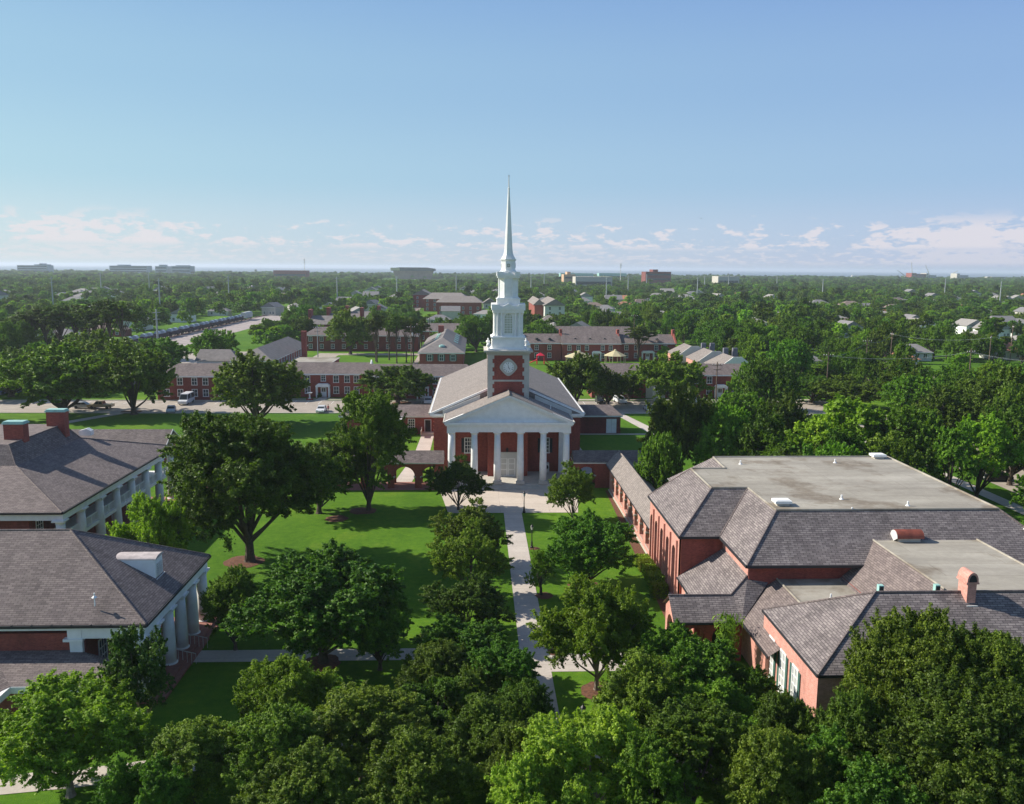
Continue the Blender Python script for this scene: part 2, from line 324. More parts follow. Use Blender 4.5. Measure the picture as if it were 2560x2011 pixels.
def leaf_mat(name, dark, mid, light, trans=0.35, tcol=None):
    mt, t, b = new_mat(name); out = t.nodes['Material Output']
    oi = N(t, 'ShaderNodeObjectInfo').outputs['Random']; rp = N(t, 'ShaderNodeNewGeometry').outputs['Random Per Island']
    cl = noise(t, 0.55, 3, 0.6)
    f = M(t, 'MULTIPLY_ADD', rp, 0.45, M(t, 'MULTIPLY_ADD', cl, 1.3, -0.42))
    c = ramp(t, f, [(0.08, dark), (0.5, mid), (0.92, light)])
    h = N(t, 'ShaderNodeHueSaturation'); t.links.new(c, h.inputs['Color'])
    t.links.new(M(t, 'MULTIPLY_ADD', oi, 0.030, 0.492), h.inputs['Hue']); t.links.new(M(t, 'MULTIPLY_ADD', M(t, 'FRACT', M(t, 'MULTIPLY', oi, 17.3)), 0.75, 0.66), h.inputs['Value'])
    t.links.new(h.outputs[0], b.inputs['Base Color']); b.inputs['Roughness'].default_value = 0.55; b.inputs['Specular IOR Level'].default_value = 0.25
    tr = N(t, 'ShaderNodeBsdfTranslucent'); t.links.new(mixc(t, 1.0, h.outputs[0], (1.35, 1.45, 0.6), 'MULTIPLY'), tr.inputs['Color'])
    mx = N(t, 'ShaderNodeMixShader'); mx.inputs[0].default_value = trans
    t.links.new(b.outputs[0], mx.inputs[1]); t.links.new(tr.outputs[0], mx.inputs[2]); t.links.new(mx.outputs[0], out.inputs['Surface'])
    return mt
MT['leaf_oak'] = leaf_mat('leaves_oak', (0.046, 0.082, 0.008), (0.116, 0.180, 0.016), (0.25, 0.335, 0.036), 0.32)
MT['leaf_mid'] = leaf_mat('leaves_mid_green', (0.045, 0.098, 0.008), (0.118, 0.225, 0.017), (0.25, 0.38, 0.035), 0.34)
MT['leaf_bright'] = leaf_mat('leaves_bright_green', (0.080, 0.15, 0.010), (0.19, 0.32, 0.022), (0.36, 0.50, 0.05), 0.38)
MT['leaf_yellow'] = leaf_mat('leaves_yellow_green', (0.12, 0.19, 0.015), (0.25, 0.34, 0.032), (0.45, 0.51, 0.07), 0.4)
MT['leaf_gloss'] = leaf_mat('leaves_glossy_dark', (0.025, 0.06, 0.010), (0.075, 0.145, 0.018), (0.18, 0.27, 0.05), 0.25)
MT['leaf_pine'] = leaf_mat('leaves_pine', (0.048, 0.085, 0.010), (0.100, 0.152, 0.017), (0.16, 0.22, 0.028), 0.25)
MT['leaf_hedge'] = leaf_mat('leaves_hedge', (0.09, 0.13, 0.008), (0.20, 0.27, 0.015), (0.32, 0.40, 0.03), 0.3)

# ------------------------------------------------------------------ trees: crowns of many small leaf sprays on limbs
def leaf_cloud(name, rs, P, Nn, size, mat, aspect=0.62):
    n = len(P); Nn = Nn / (np.linalg.norm(Nn, axis=1, keepdims=True) + 1e-9)
    a = rs.normal(size=(n, 3)); t = np.cross(Nn, a); t /= (np.linalg.norm(t, axis=1, keepdims=True) + 1e-9); b = np.cross(Nn, t)
    s = (size * rs.uniform(0.6, 1.4, size=n))[:, None]
    V = np.empty((n, 4, 3)); V[:, 0] = P - t * s * 0.5; V[:, 2] = P + t * s * 0.5 - Nn * s * 0.12
    V[:, 1] = P + b * s * 0.5 * aspect + Nn * s * 0.06; V[:, 3] = P - b * s * 0.5 * aspect + Nn * s * 0.06
    me = bpy.data.meshes.new(name); me.vertices.add(4 * n); me.vertices.foreach_set('co', V.reshape(-1).astype(np.float32))
    me.loops.add(4 * n); me.loops.foreach_set('vertex_index', np.arange(4 * n, dtype=np.int32))
    me.polygons.add(n); me.polygons.foreach_set('loop_start', np.arange(0, 4 * n, 4, dtype=np.int32)); me.polygons.foreach_set('loop_total', np.full(n, 4, dtype=np.int32))
    me.materials.append(mat); me.update(calc_edges=True); return me
def unit(rs, n, zmin=-1.0):
    d = rs.normal(size=(n, 3)); d /= np.linalg.norm(d, axis=1, keepdims=True)
    k = d[:, 2] < zmin; d[k, 2] *= -1; return d
PROTO = {}
def make_proto(key, seed, R, H, z0, nl, nc, leaves, size, matkey, flat=0.78, bark='bark', lobe=(0.30, 0.46), trunk=0.30, top=1.0, limb=True, spread=0.62):
    """R crown radius, H total height, z0 crown underside, nl lobes, nc clumps per lobe"""
    rs = np.random.RandomState(seed); zc = (z0 + H) / 2; rz = (H - z0) / 2
    d = unit(rs, nl, -0.8); rad = rs.uniform(0.35, 1.0, nl) ** 0.5 * spread * np.where(rs.uniform(0, 1, nl) < 0.2, 1.22, 1.0)
    L = np.stack([d[:, 0] * R * rad * 1.12, d[:, 1] * R * rad * 1.12, zc + d[:, 2] * rz * rad * 1.05], 1)
    L[:, 2] += rs.uniform(-0.1, 0.15, nl) * rz
    lr = rs.uniform(lobe[0], lobe[1], nl) * R
    cd = unit(rs, nl * nc, -0.7).reshape(nl, nc, 3)
    cr = lr[:, None] * rs.uniform(0.16, 0.30, (nl, nc)); rr = rs.uniform(0.55, 1.0, (nl, nc))
    C = L[:, None, :] + cd * (lr[:, None] * rr)[:, :, None] * np.array([1, 1, flat + 0.15])
    C = C.reshape(-1, 3); cr = cr.reshape(-1); cdn = cd.reshape(-1, 3)
    w = cr ** 2; w /= w.sum(); idx = rs.choice(len(C), leaves, p=w)
    ld = unit(rs, leaves, -0.8); q = np.abs(rs.normal(0.0, 0.62, leaves)) + 0.25 + (rs.uniform(0, 1, leaves) < 0.07) * rs.uniform(0.2, 1.0, leaves)
    sd = cdn + rs.normal(size=cdn.shape) * 0.45 + np.array([0, 0, 0.25]); sd /= np.linalg.norm(sd, axis=1, keepdims=True)
    tt = rs.uniform(-0.5, 1.0, leaves) * 1.7
    P = C[idx] + sd[idx] * (cr[idx] * tt)[:, None] + ld * (cr[idx] * q * (1.0 - 0.32 * tt))[:, None] * 0.62 * np.array([1, 1, flat])
    P[:, 2] = np.maximum(P[:, 2], z0 * 0.75 + rs.uniform(0, 0.6, leaves))
    # cut to an uneven ellipsoid so the outline keeps its size
    Nn = ld * 0.35 + cdn[idx] * 0.45 + rs.normal(size=(leaves, 3)) * 0.62 + np.array([0, 0, 0.3])
    me = leaf_cloud('crown_' + key, rs, P, Nn, size, MT[matkey])
    b = MB(); b.lathe(0, 0, [(trunk * 1.9, -0.15), (trunk * 1.25, 0.25), (trunk, 0.9), (trunk * 0.82, z0 * 0.8), (trunk * 0.62, z0 + rz * 0.5), (trunk * 0.25, z0 + rz * 1.3)], 9)
    if limb:
        for k in range(min(nl, 12)):
            zs = z0 * rs.uniform(0.45, 0.95); p1 = Vector(L[k]); p0 = Vector((0, 0, zs)); mid = p0.lerp(p1, 0.5) + Vector((0, 0, 0.08 * R * rs.uniform(-1, 1)))
            b.tube(p0, mid, trunk * 0.5, trunk * 0.34, 6); b.tube(mid, p1, trunk * 0.34, trunk * 0.12, 6)
            for j in range(3):
                p2 = Vector(C[k * nc + j]); b.tube(p1.lerp(mid, 0.3), p2, trunk * 0.14, trunk * 0.04, 4)
    PROTO[key] = (me, b.mesh('trunk_' + key, MT[bark]), R, H)
# near crowns (leaf sprays about 25 cm)
make_proto('oak1', 1, 8.0, 14.5, 3.0, 42, 46, 230000, 0.23, 'leaf_oak', trunk=0.42, spread=0.72, lobe=(0.22, 0.36))
make_proto('oak2', 2, 5.5, 10.5, 1.2, 34, 40, 150000, 0.185, 'leaf_oak', trunk=0.28, spread=0.7, lobe=(0.24, 0.38))
make_proto('mid1', 3, 5.0, 10.0, 1.3, 32, 40, 140000, 0.18, 'leaf_mid', trunk=0.25, spread=0.72, lobe=(0.22, 0.36))
make_proto('mid2', 4, 5.0, 11.0, 0.9, 34, 34, 130000, 0.185, 'leaf_mid', lobe=(0.22, 0.36), trunk=0.24, spread=0.72)
make_proto('bright1', 5, 5.0, 9.0, 1.8, 34, 36, 120000, 0.18, 'leaf_bright', lobe=(0.24, 0.38), bark='barkpale', trunk=0.2, spread=0.7)
make_proto('yellow1', 6, 5.5, 10.0, 2.0, 36, 32, 110000, 0.20, 'leaf_yellow', lobe=(0.20, 0.34), bark='barkpale', trunk=0.2, spread=0.75)
make_proto('gloss1', 7, 3.2, 6.5, 1.2, 34, 20, 42000, 0.17, 'leaf_gloss', lobe=(0.2, 0.32), bark='barkpale', trunk=0.12, flat=1.3, spread=0.75)
make_proto('fine1', 8, 3.6, 6.8, 0.8, 28, 28, 70000, 0.155, 'leaf_oak', lobe=(0.24, 0.40), trunk=0.13, spread=0.72)
make_proto('open1', 9, 3.4, 6.4, 2.0, 22, 22, 26000, 0.17, 'leaf_mid', lobe=(0.22, 0.36), trunk=0.12, spread=0.8)
# middle distance
make_proto('moak1', 21, 7.5, 11.0, 1.6, 36, 20, 40000, 0.42, 'leaf_oak', trunk=0.42, spread=0.72, lobe=(0.22, 0.36))
make_proto('moak2', 22, 7.0, 10.5, 1.4, 34, 20, 36000, 0.42, 'leaf_mid', trunk=0.4, spread=0.72, lobe=(0.22, 0.36))
make_proto('mtall1', 23, 5.0, 13.0, 1.8, 32, 16, 28000, 0.40, 'leaf_mid', trunk=0.3, spread=0.72, lobe=(0.24, 0.38))
make_proto('mbright', 24, 4.6, 10.5, 1.4, 30, 16, 26000, 0.36, 'leaf_bright', trunk=0.25, spread=0.72, lobe=(0.24, 0.38))
make_proto('mpine', 25, 3.0, 17.0, 9.5, 14, 12, 6500, 0.5, 'leaf_pine', trunk=0.2, lobe=(0.3, 0.5))
make_proto('mdark', 26, 6.0, 12.0, 1.4, 34, 18, 34000, 0.42, 'leaf_oak', trunk=0.3, spread=0.72, lobe=(0.24, 0.38))
# far
make_proto('foak', 31, 7.0, 10.0, 2.0, 20, 9, 3600, 1.0, 'leaf_oak', trunk=0.4, limb=False)
make_proto('fmid', 32, 6.0, 11.0, 1.5, 20, 9, 3600, 0.95, 'leaf_mid', trunk=0.3, limb=False)
make_proto('fbright', 33, 5.5, 10.0, 1.5, 12, 9, 2200, 1.1, 'leaf_bright', trunk=0.3, limb=False)
make_proto('fpine', 34, 4.0, 15.0, 6.0, 12, 8, 1800, 1.1, 'leaf_pine', trunk=0.25, limb=False)

def tree(kind, label, x, y, r, h, group=None, name='tree', rz=None, ry=None):
    me, tr, R_, H_ = PROTO[kind]
    t = thing(name, label, 'tree', (x, y, 0), RNG.uniform(0, 6.28) if rz is None else rz, group)
    k = r / R_; t.scale = (k, k * (ry or RNG.uniform(0.92, 1.08)), 0.95 * h / H_)
    link('crown', me, t); link('trunk', tr, t); return t
TREES = []          # (x, y, r) of everything planted, for spacing
V = 1.17756         # view px -> photo px
def T(kind, label, cx, top, rx, base=None, Y=None, name='tree', group=None):
    if base: bx, by, _ = U(base[0] * V, base[1] * V)
    else:
        by = Y; bx = onY(cx * V, (top + 60) * V, Y)[0]
    if base is None or True:
        cxw = onY(cx * V, (top + 40) * V, by)[0]
    h = onY(cx * V, top * V, by - 1.0)[2] * (0.93 if by < 60 else 1.0)
    dist = math.hypot(cxw, by, CAM_H - h * 0.6); r = rx * V * dist / FPX
    x = bx if base else cxw
    x = x * 0.5 + cxw * 0.5
    TREES.append((x, by, r)); return tree(kind, label, x, by, r * 0.98, max(2.5, h), group, name)
# --- the quadrangle and foreground
T('oak1', 'great spreading live oak on the lawn, trunk ringed by mulch beside the long columned hall', 535, 890, 178, (517, 1193), name='oak_tree')
T('mid2', 'tall narrow green tree between the big live oak and the church', 793, 845, 92, (770, 1085))
T('oak2', 'dark round tree behind the great live oak near the brick arcade', 662, 945, 92, (690, 1090))
T('bright1', 'small bright green tree rising between the two columned halls', 325, 1062, 70, Y=84)
T('gloss1', 'glossy dark crape myrtle against the corner of the front columned hall', 288, 1345, 74, Y=55.5)
T('bright1', 'large light green tree at the lower left corner', 155, 1462, 152, (132, 1690))
T('mid1', 'broad olive green tree in the middle of the left lawn by the cross path', 688, 1165, 178, (680, 1408))
T('oak2', 'small dull tree beside the columns of the front hall', 495, 1222, 66, Y=70)
T('mid1', 'low tree hanging over the cross path right of the broad olive tree', 805, 1262, 72, Y=66)
T('bright1', 'tree with a pale green crown top below the cross path', 600, 1404, 90, Y=56)
T('oak2', 'large dark green tree left of the bottom centre', 770, 1465, 150, Y=51)
T('oak2', 'dark tree under the pale green one at bottom left', 575, 1515, 120, Y=48)
T('mid1', 'wide tree left of the walk where the cross path meets it', 985, 1322, 112, Y=63)
T('mid2', 'tree overhanging the near end of the walk from the left', 1062, 1385, 92, Y=57)
T('oak2', 'leafy tree squeezed between the two wide trees left of the walk', 925, 1368, 88, Y=59)
T('oak2', 'dull tree whose crown touches the walk at the lower centre', 1110, 1455, 72, Y=53)
T('mid1', 'olive tree in the thick clump left of the lower walk', 930, 1440, 95, Y=54)
T('fine1', 'small crown filling the clump beside the lower walk', 1010, 1420, 80, Y=56)
T('oak2', 'tree below the clump at the foot of the walk', 1110, 1550, 85, Y=47.5)
T('oak2', 'drab tree at bottom centre left of the yellow tree', 1040, 1500, 105, Y=50.5)
T('oak2', 'dull green tree over the curved path at the lower left', 400, 1540, 120, Y=48)
T('mid1', 'dark tree at the very bottom left of centre', 300, 1600, 90, Y=44)
T('oak2', 'dark tree cut by the bottom edge below the large dark one', 660, 1610, 130, Y=44)
T('oak2', 'tree cut by the bottom edge left of the yellow tree', 890, 1575, 125, Y=45)
T('fine1', 'first small tree in the row left of the walk, nearest the plaza', 1000, 1082, 74, Y=90, group='row of small trees left of the walk')
T('fine1', 'second small tree in the row left of the walk', 1000, 1130, 80, Y=81, group='row of small trees left of the walk')
T('fine1', 'third and palest small tree in the row left of the walk', 992, 1246, 88, Y=72, group='row of small trees left of the walk')
T('fine1', 'feathery small tree at the left edge of the church plaza', 975, 984, 64, (971, 1083))
T('fine1', 'slender trunked small tree on the right edge of the church plaza', 1218, 997, 54, (1214, 1106))
T('open1', 'little lopsided tree beside a lamp post right of the walk', 1152, 1178, 38, (1142, 1266))
T('mid1', 'open spreading tree with forked pale trunk right of the walk', 1258, 1086, 106, (1240, 1246))
T('open1', 'thin young tree in a mulch ring under the forked tree', 1216, 1180, 30, (1217, 1246))
T('bright1', 'rounded bright green tree in a mulch ring beside the cross path', 1262, 1250, 118, (1274, 1467))
T('mid1', 'fine leaved tree in front of the pink gable windows', 1452, 1322, 125, Y=57)
T('oak2', 'dull green tree left of the pink gable wall at lower right', 1375, 1400, 115, Y=52)
T('mid1', 'wide olive tree below the pink gable at lower right', 1530, 1440, 112, Y=50)
T('mid1', 'green tree filling the corner between loggia and pink gable', 1585, 1402, 62, Y=56.5)
T('oak2', 'dark tree hiding the foot of the pink gable wall', 1662, 1472, 78, Y=49)
T('mid2', 'green tree at the bottom right of the yellow tree', 1470, 1520, 140, Y=46)
T('oak2', 'dark tree cut by the bottom edge under the pink gable', 1640, 1545, 120, Y=43)
T('oak1', 'huge dark oak in front of the lower right roof', 1955, 1325, 138, Y=48, name='oak_tree')
T('oak1', 'dark oak at the right edge overlapping the shingled roof', 2128, 1345, 120, Y=48, name='oak_tree')
T('oak2', 'dark green tree left of the huge oak at lower right', 1815, 1460, 90, Y=45.5)
T('oak1', 'massive oak filling the bottom right corner', 2040, 1470, 175, Y=42, name='oak_tree')
T('mid1', 'green tree cut by the bottom edge in the right half', 1820, 1560, 140, Y=41)
T('yellow1', 'yellow green tree at the bottom centre', 1255, 1508, 150, Y=45)
T('yellow1', 'pale yellow green crown cut by the bottom edge beside the walk', 1140, 1600, 110, Y=42)
T('mid2', 'green tree below the yellow crowns at bottom right of centre', 1380, 1590, 100, Y=42.5)
# --- trees behind and beside the big flat roofed building
for i, (k, lb, cx, top, rx, Y_) in enumerate([
    ('moak1', 'dark tree leaning over the arcade behind the flat roofed hall', 1440, 838, 78, 128), ('moak2', 'round green tree behind the left end of the flat roof', 1535, 868, 70, 125),
    ('mdark', 'dark crown directly behind the flat roof left of the bright tree', 1620, 880, 62, 120), ('moak2', 'olive crown above the flat roof beyond the bright tree', 1560, 836, 80, 150),
    ('mbright', 'bright emerald tree behind the middle of the flat roof', 1730, 880, 72, 118), ('mbright', 'second bright green tree behind the flat roof', 1815, 842, 92, 126),
    ('moak2', 'broad crown behind the right part of the flat roof', 1925, 868, 80, 122), ('mtall1', 'slender tree on the lawn beside the right corner of the flat roof', 2025, 905, 45, 112),
    ('mbright', 'leafy tree shading the parked car at the right', 2085, 882, 62, 116), ('moak2', 'tree at the right edge over the side street', 2155, 868, 62, 125),
    ('moak1', 'dark tree along the side street right of the hall', 2010, 840, 80, 145), ('moak1', 'oak behind the leafy ones at the right edge', 2130, 800, 85, 155),
    ('moak2', 'low crown left of the right building behind the arcade', 1400, 925, 52, 112), ('moak1', 'round oak beyond the arcade left of the emerald tree', 1660, 845, 60, 145)]):
    T(k, lb, cx, top, rx, Y=Y_, group='trees behind the flat roofed hall')
for (k, lb, cx, top, rx, Y_) in [('moak2', 'tree beyond the right end of the street', 1700, 775, 62, 232), ('moak1', 'dark tree beyond the side road at right', 1775, 768, 66, 236), ('mtall1', 'leafy tree beyond the side road, farther right', 1850, 760, 62, 240), ('moak2', 'crown over the far verge right of the small oak', 1725, 800, 58, 206), ('moak1', 'oak on the corner of the side road', 1800, 806, 66, 198)]:
    T(k, lb, cx, top, rx, Y=Y_)
# --- trees along the street
for (k, lb, cx, top, rx, base) in [
    ('moak1', 'huge dark live oak on the left beside the street', 122, 748, 112, (145, 880)), ('moak1', 'live oak with bare trunk at the edge of the far lawn', 285, 738, 92, (278, 880)),
    ('moak1', 'rounded oak between the street and the great live oak', 545, 763, 108, (545, 905)), ('moak2', 'spreading oak in front of the far brick dormitory portico', 835, 782, 86, (853, 858)),
    ('moak1', 'dark live oak right of the clock tower', 1218, 762, 72, (1225, 868)), ('moak1', 'dark live oak hiding the right dormitory arch', 1430, 762, 82, (1428, 862)),
    ('mdark', 'small dark magnolia beside the white statue niche', 1335, 795, 36, (1335, 852)), ('moak1', 'oak joined to the one right of the clock tower', 1290, 790, 48, (1290, 862)),
    ('moak2', 'oak on the far verge right of the wooden utility pole', 1640, 765, 60, (1632, 886)), ('moak2', 'smaller oak beside the right dormitory door', 1590, 770, 42, (1585, 868)),
    ('moak1', 'dark trees massed at the left edge behind the street', 25, 770, 80, (20, 842)), ('moak1', 'oak behind the huge live oak on the left', 215, 715, 90, (215, 812)),
    ('moak2', 'oak beside the car park below the railway', 455, 702, 52, (458, 782)), ('moak2', 'oak at the left beyond the car park', 330, 722, 70, (330, 800)),
    ('mpine', 'tall thin pine in the dormitory courtyard right of the steeple', 1358, 690, 34, (1352, 768)), ('mbright', 'small yellowish tree by the right courtyard wall', 1412, 735, 17, (1412, 770)),
    ('moak2', 'oak behind the skylit roof beside the steeple', 1010, 672, 38, (1012, 748)), ('moak1', 'dark oak in front of the long dark dormitory', 745, 668, 52, (742, 752)),
    ('mbright', 'young tree behind the hipped gymnasium roof', 597, 690, 32, (598, 735)), ('moak2', 'oak cut through by the steeple outline', 1150, 690, 40, (1150, 745))]:
    T(k, lb, cx, top, rx, base, name='oak_tree' if 'oak' in k and 'oak' in lb else 'tree')
for (cx, top, bx, by) in [(800, 660, 800, 770), (826, 668, 826, 765), (842, 662, 842, 772), (862, 668, 863, 770), (878, 668, 877, 770), (895, 672, 895, 764), (783, 668, 812, 768)]:
    T('mpine', 'tall pine with bare lower trunk on the green before the long dormitory', cx, top, 22, (bx, by), name='pine_tree', group='pines on the dormitory green')
for (cx, top, bx, by) in [(60, 660, 75, 752), (95, 648, 100, 752), (130, 642, 128, 755), (165, 640, 160, 753), (200, 636, 205, 757), (235, 628, 232, 760), (262, 634, 262, 762), (35, 668, 40, 752), (112, 655, 140, 757), (182, 650, 183, 756), (218, 650, 216, 760)]:
    T('mpine', 'tall bare trunked tree in the grove left of the railway', cx, top, 36, (bx, by), name='pine_tree', group='grove of tall trunks by the railway')

# ------------------------------------------------------------------ wider town: trees between the houses
# image windows that stay open to something behind: (x0, y0, x1, y1 photo px, distance of what must be seen)
CLEAR = [(575, 835, 780, 925, 255), (780, 770, 1000, 925, 280), (1000, 815, 1180, 935, 270), (1310, 820, 1700, 925, 245), (1340, 730, 1440, 790, 500), (1060, 715, 1215, 790, 560),
         (310, 778, 620, 880, 360), (1000, 790, 1170, 830, 380), (805, 775, 900, 815, 380), (1140, 755, 1180, 790, 560), (1340, 808, 1480, 840, 290), (1300, 740, 1345, 775, 520), (1400, 925, 1710, 1010, 205), (960, 672, 1110, 705, 2300), (0, 960, 60, 1010, 215),
         (2370, 1185, 2560, 1300, 135), (2095, 815, 2135, 848, 360), (2455, 866, 2560, 900, 290), (2400, 805, 2440, 838, 390), (2520, 810, 2560, 842, 390)]
BLD = [(-85, -8, 196, 236), (-62, -40, 236, 315), (-40, 0, 236, 330), (8, 84, 236, 322), (15, 80, 322, 352), (26, 76, 204, 232), (-72, -20, 326, 352), (-45, 0, 372, 395), (-75, -50, 380, 490),
       (-45, 12, 560, 720), (28, 62, 500, 600), (-150, -95, 250, 560), (-135, 90, 186, 214), (-95, 85, 120, 192), (95, 150, 60, 120)]
HOUSES = []
def spot_ok(x, y, r, h):
    for (a, b, c, d) in BLD:
        if a - r * 0.8 < x < b + r * 0.8 and c - r * 0.8 < y < d + r * 0.8: return False
    for (hx, hy, hr) in HOUSES:
        if abs(x - hx) < hr - 2 + r * 0.5 and -(hr + 0.10 * hy) - r < y - hy < hr + r * 0.7: return False
    for (tx, ty, tr) in TREES:
        if (x - tx) ** 2 + (y - ty) ** 2 < (0.72 * (r + tr)) ** 2: return False
    px, yt = proj(x, y, h); _, yb = proj(x, y, 0); w = r * FPX / y
    for (x0, y0, x1, y1, dd) in CLEAR:
        if y < dd and px + w > x0 and px - w < x1 and yt < y1 - 6 and yb > y0: return False
    return True
def inframe(x, y, mgn=1.12):
    return y > 30 and abs((x / y) - 0.0425) < 0.592 * mgn + 12 / y
# houses first (seen as roofs between the crowns)
rh = random.Random(5)
HSPOTS = []
for k in range(4000):
    if len(HSPOTS) >= 190: break
    y = 215 + 850 * rh.random() ** 1.15; x = rh.uniform(-0.62, 0.72) * y
    if not inframe(x, y, 1.03): continue
    if y < 330 and x < 95: continue
    if any(a - 12 < x < b + 12 and c - 12 < y < d + 12 for (a, b, c, d) in BLD): continue
    if any(abs(x - hx) < 20 and abs(y - hy) < 24 for (hx, hy, _) in HOUSES): continue
    HSPOTS.append((x, y)); HOUSES.append((x, y, 9.0))
# right bank of close woods, planted with middle-distance trees
rt = random.Random(77)
n_ind = 0; cell = {}
def plant_zone(n, yr, xr, kinds, hr, lab, grp, nm='tree', tries=40000):
    global n_ind
    c = 0
    for _ in range(tries):
        if c >= n: break
        y = rt.uniform(*yr); x = rt.uniform(*xr)
        if not inframe(x, y): continue
        kk = rt.choice(kinds); R_ = PROTO[kk][2]; s = rt.uniform(0.72, 1.15); r = R_ * s * 0.9; h = rt.uniform(*hr)
        if kk == 'mpine': h *= 1.25
        if not spot_ok(x, y, r, h): continue
        TREES.append((x, y, r)); tree(kk, lab, x, y, r, h, grp, nm); c += 1
    n_ind += c; return c
plant_zone(75, (92, 200), (40, 160), ['moak1', 'moak2', 'mtall1', 'mdark', 'moak2'], (8.5, 13), 'leafy tree in the dense grove right of the quadrangle', 'grove right of the quadrangle')
plant_zone(85, (205, 330), (80, 240), ['moak1', 'moak2', 'mtall1', 'mbright', 'mdark', 'moak2'], (9, 14.5), 'tall leafy tree in the right hand neighbourhood', 'trees of the right hand neighbourhood')
plant_zone(14, (125, 200), (-135, -92), ['moak1', 'moak2'], (8, 11), 'oak at the left beyond the columned hall', 'oaks beyond the columned hall')
plant_zone(40, (205, 330), (-240, -98), ['moak1', 'mdark', 'mtall1', 'moak2'], (9, 14), 'leafy tree left of the railway', 'trees left of the railway')
plant_zone(45, (330, 480), (-95, 120), ['moak1', 'moak2', 'mtall1', 'mbright'], (9, 14), 'crown beyond the brick dormitories', 'trees beyond the dormitories')
# distant trees: one mass per leaf colour, geometry-node instances of real crowns on points
def scatter(name, proto, pts):
    me = bpy.data.meshes.new(name); me.vertices.add(len(pts)); me.vertices.foreach_set('co', np.array([(p[0], p[1], 0) for p in pts], dtype=np.float32).reshape(-1))
    for an, vals in (('sc', [c for p in pts for c in (p[2], p[2], p[3])]), ('rt', [c for p in pts for c in (0, 0, p[4])])):
        at = me.attributes.new(an, 'FLOAT_VECTOR', 'POINT'); at.data.foreach_set('vector', np.array(vals, dtype=np.float32))
    o = bpy.data.objects.new(name, me); COL.objects.link(o)
    ng = bpy.data.node_groups.new(name + '_nodes', 'GeometryNodeTree')
    ng.interface.new_socket('Geometry', in_out='INPUT', socket_type='NodeSocketGeometry'); ng.interface.new_socket('Geometry', in_out='OUTPUT', socket_type='NodeSocketGeometry')
    gi = ng.nodes.new('NodeGroupInput'); go = ng.nodes.new('NodeGroupOutput'); ip = ng.nodes.new('GeometryNodeInstanceOnPoints')
    oi = ng.nodes.new('GeometryNodeObjectInfo'); oi.inputs['Object'].default_value = proto; oi.inputs['As Instance'].default_value = True
    a1 = ng.nodes.new('GeometryNodeInputNamedAttribute'); a1.data_type = 'FLOAT_VECTOR'; a1.inputs['Name'].default_value = 'sc'
    a2 = ng.nodes.new('GeometryNodeInputNamedAttribute'); a2.data_type = 'FLOAT_VECTOR'; a2.inputs['Name'].default_value = 'rt'
    L = ng.links.new; L(gi.outputs[0], ip.inputs['Points']); L(oi.outputs['Geometry'], ip.inputs['Instance'])
    L(a1.outputs['Attribute'], ip.inputs['Scale']); L(a2.outputs['Attribute'], ip.inputs['Rotation']); L(ip.outputs[0], go.inputs[0])
    md = o.modifiers.new('scatter', 'NODES'); md.node_group = ng; return o
GRID = {}
def gok(x, y, r):
    kx, ky = int(x // 12), int(y // 12)
    for i in (-1, 0, 1):
        for j in (-1, 0, 1):
            for (a, b, c) in GRID.get((kx + i, ky + j), ()):
                if (x - a) ** 2 + (y - b) ** 2 < (0.66 * (r + c)) ** 2: return False
    return True
for (x, y, r) in TREES: GRID.setdefault((int(x // 12), int(y // 12)), []).append((x, y, r))
far_protos = {}
MASS = {k: [] for k in ('foak', 'fmid', 'fbright', 'fpine')}
NEARLIST = list(TREES); TREES_KEEP = TREES; 
cand = 0
while cand < 60000:
    cand += 1
    u = rt.random(); y = 205 * (3450 / 205) ** (u ** 0.62); x = rt.uniform(-0.66, 0.74) * y
    if not inframe(x, y, 1.06): continue
    if y < 330 and -98 < x < 82: continue
    kk = rt.choices(['foak', 'fmid', 'fbright', 'fpine'], [5, 5, 3.2, 1.0])[0]
    s = rt.uniform(0.55, 1.15) * (1.2 if y < 900 else 1.35 if y < 1800 else 1.7); r = PROTO[kk][2] * s; hs = rt.uniform(0.5, 1.0) * (1.0 + 0.35 * math.sin(x * 0.021 + 1.7 * math.sin(y * 0.011)) * math.sin(y * 0.017))
    if not gok(x, y, r): continue
    TREES = []
    if not spot_ok(x, y, r, PROTO[kk][3] * hs): continue
    GRID.setdefault((int(x // 12), int(y // 12)), []).append((x, y, r)); MASS[kk].append((x, y, s, hs, rt.uniform(0, 6.28)))
TREES = NEARLIST
for kk, nm in (('foak', 'dark distant canopy'), ('fmid', 'mid green distant canopy'), ('fbright', 'bright distant canopy'), ('fpine', 'tall thin distant canopy')):
    p = MASS[kk]; p.sort(key=lambda q: q[1]); q = p.pop(0)
    t = tree(kk, {'foak': 'dark round tree at the near edge of the distant canopy', 'fmid': 'mid green tree at the near edge of the distant canopy', 'fbright': 'bright green tree at the near edge of the distant canopy', 'fpine': 'tall thin tree at the near edge of the distant canopy'}[kk], q[0], q[1], PROTO[kk][2] * q[2], PROTO[kk][3] * q[3])
    cr = [c for c in t.children if c.name.startswith('crown')][0]
    o = scatter('distant_woods', cr, p); tag(o, nm + ' of the wooded town reaching to the lake', 'woods', kind='stuff')
print('masses', {k: len(v) for k, v in MASS.items()}, 'individual', n_ind + 0)

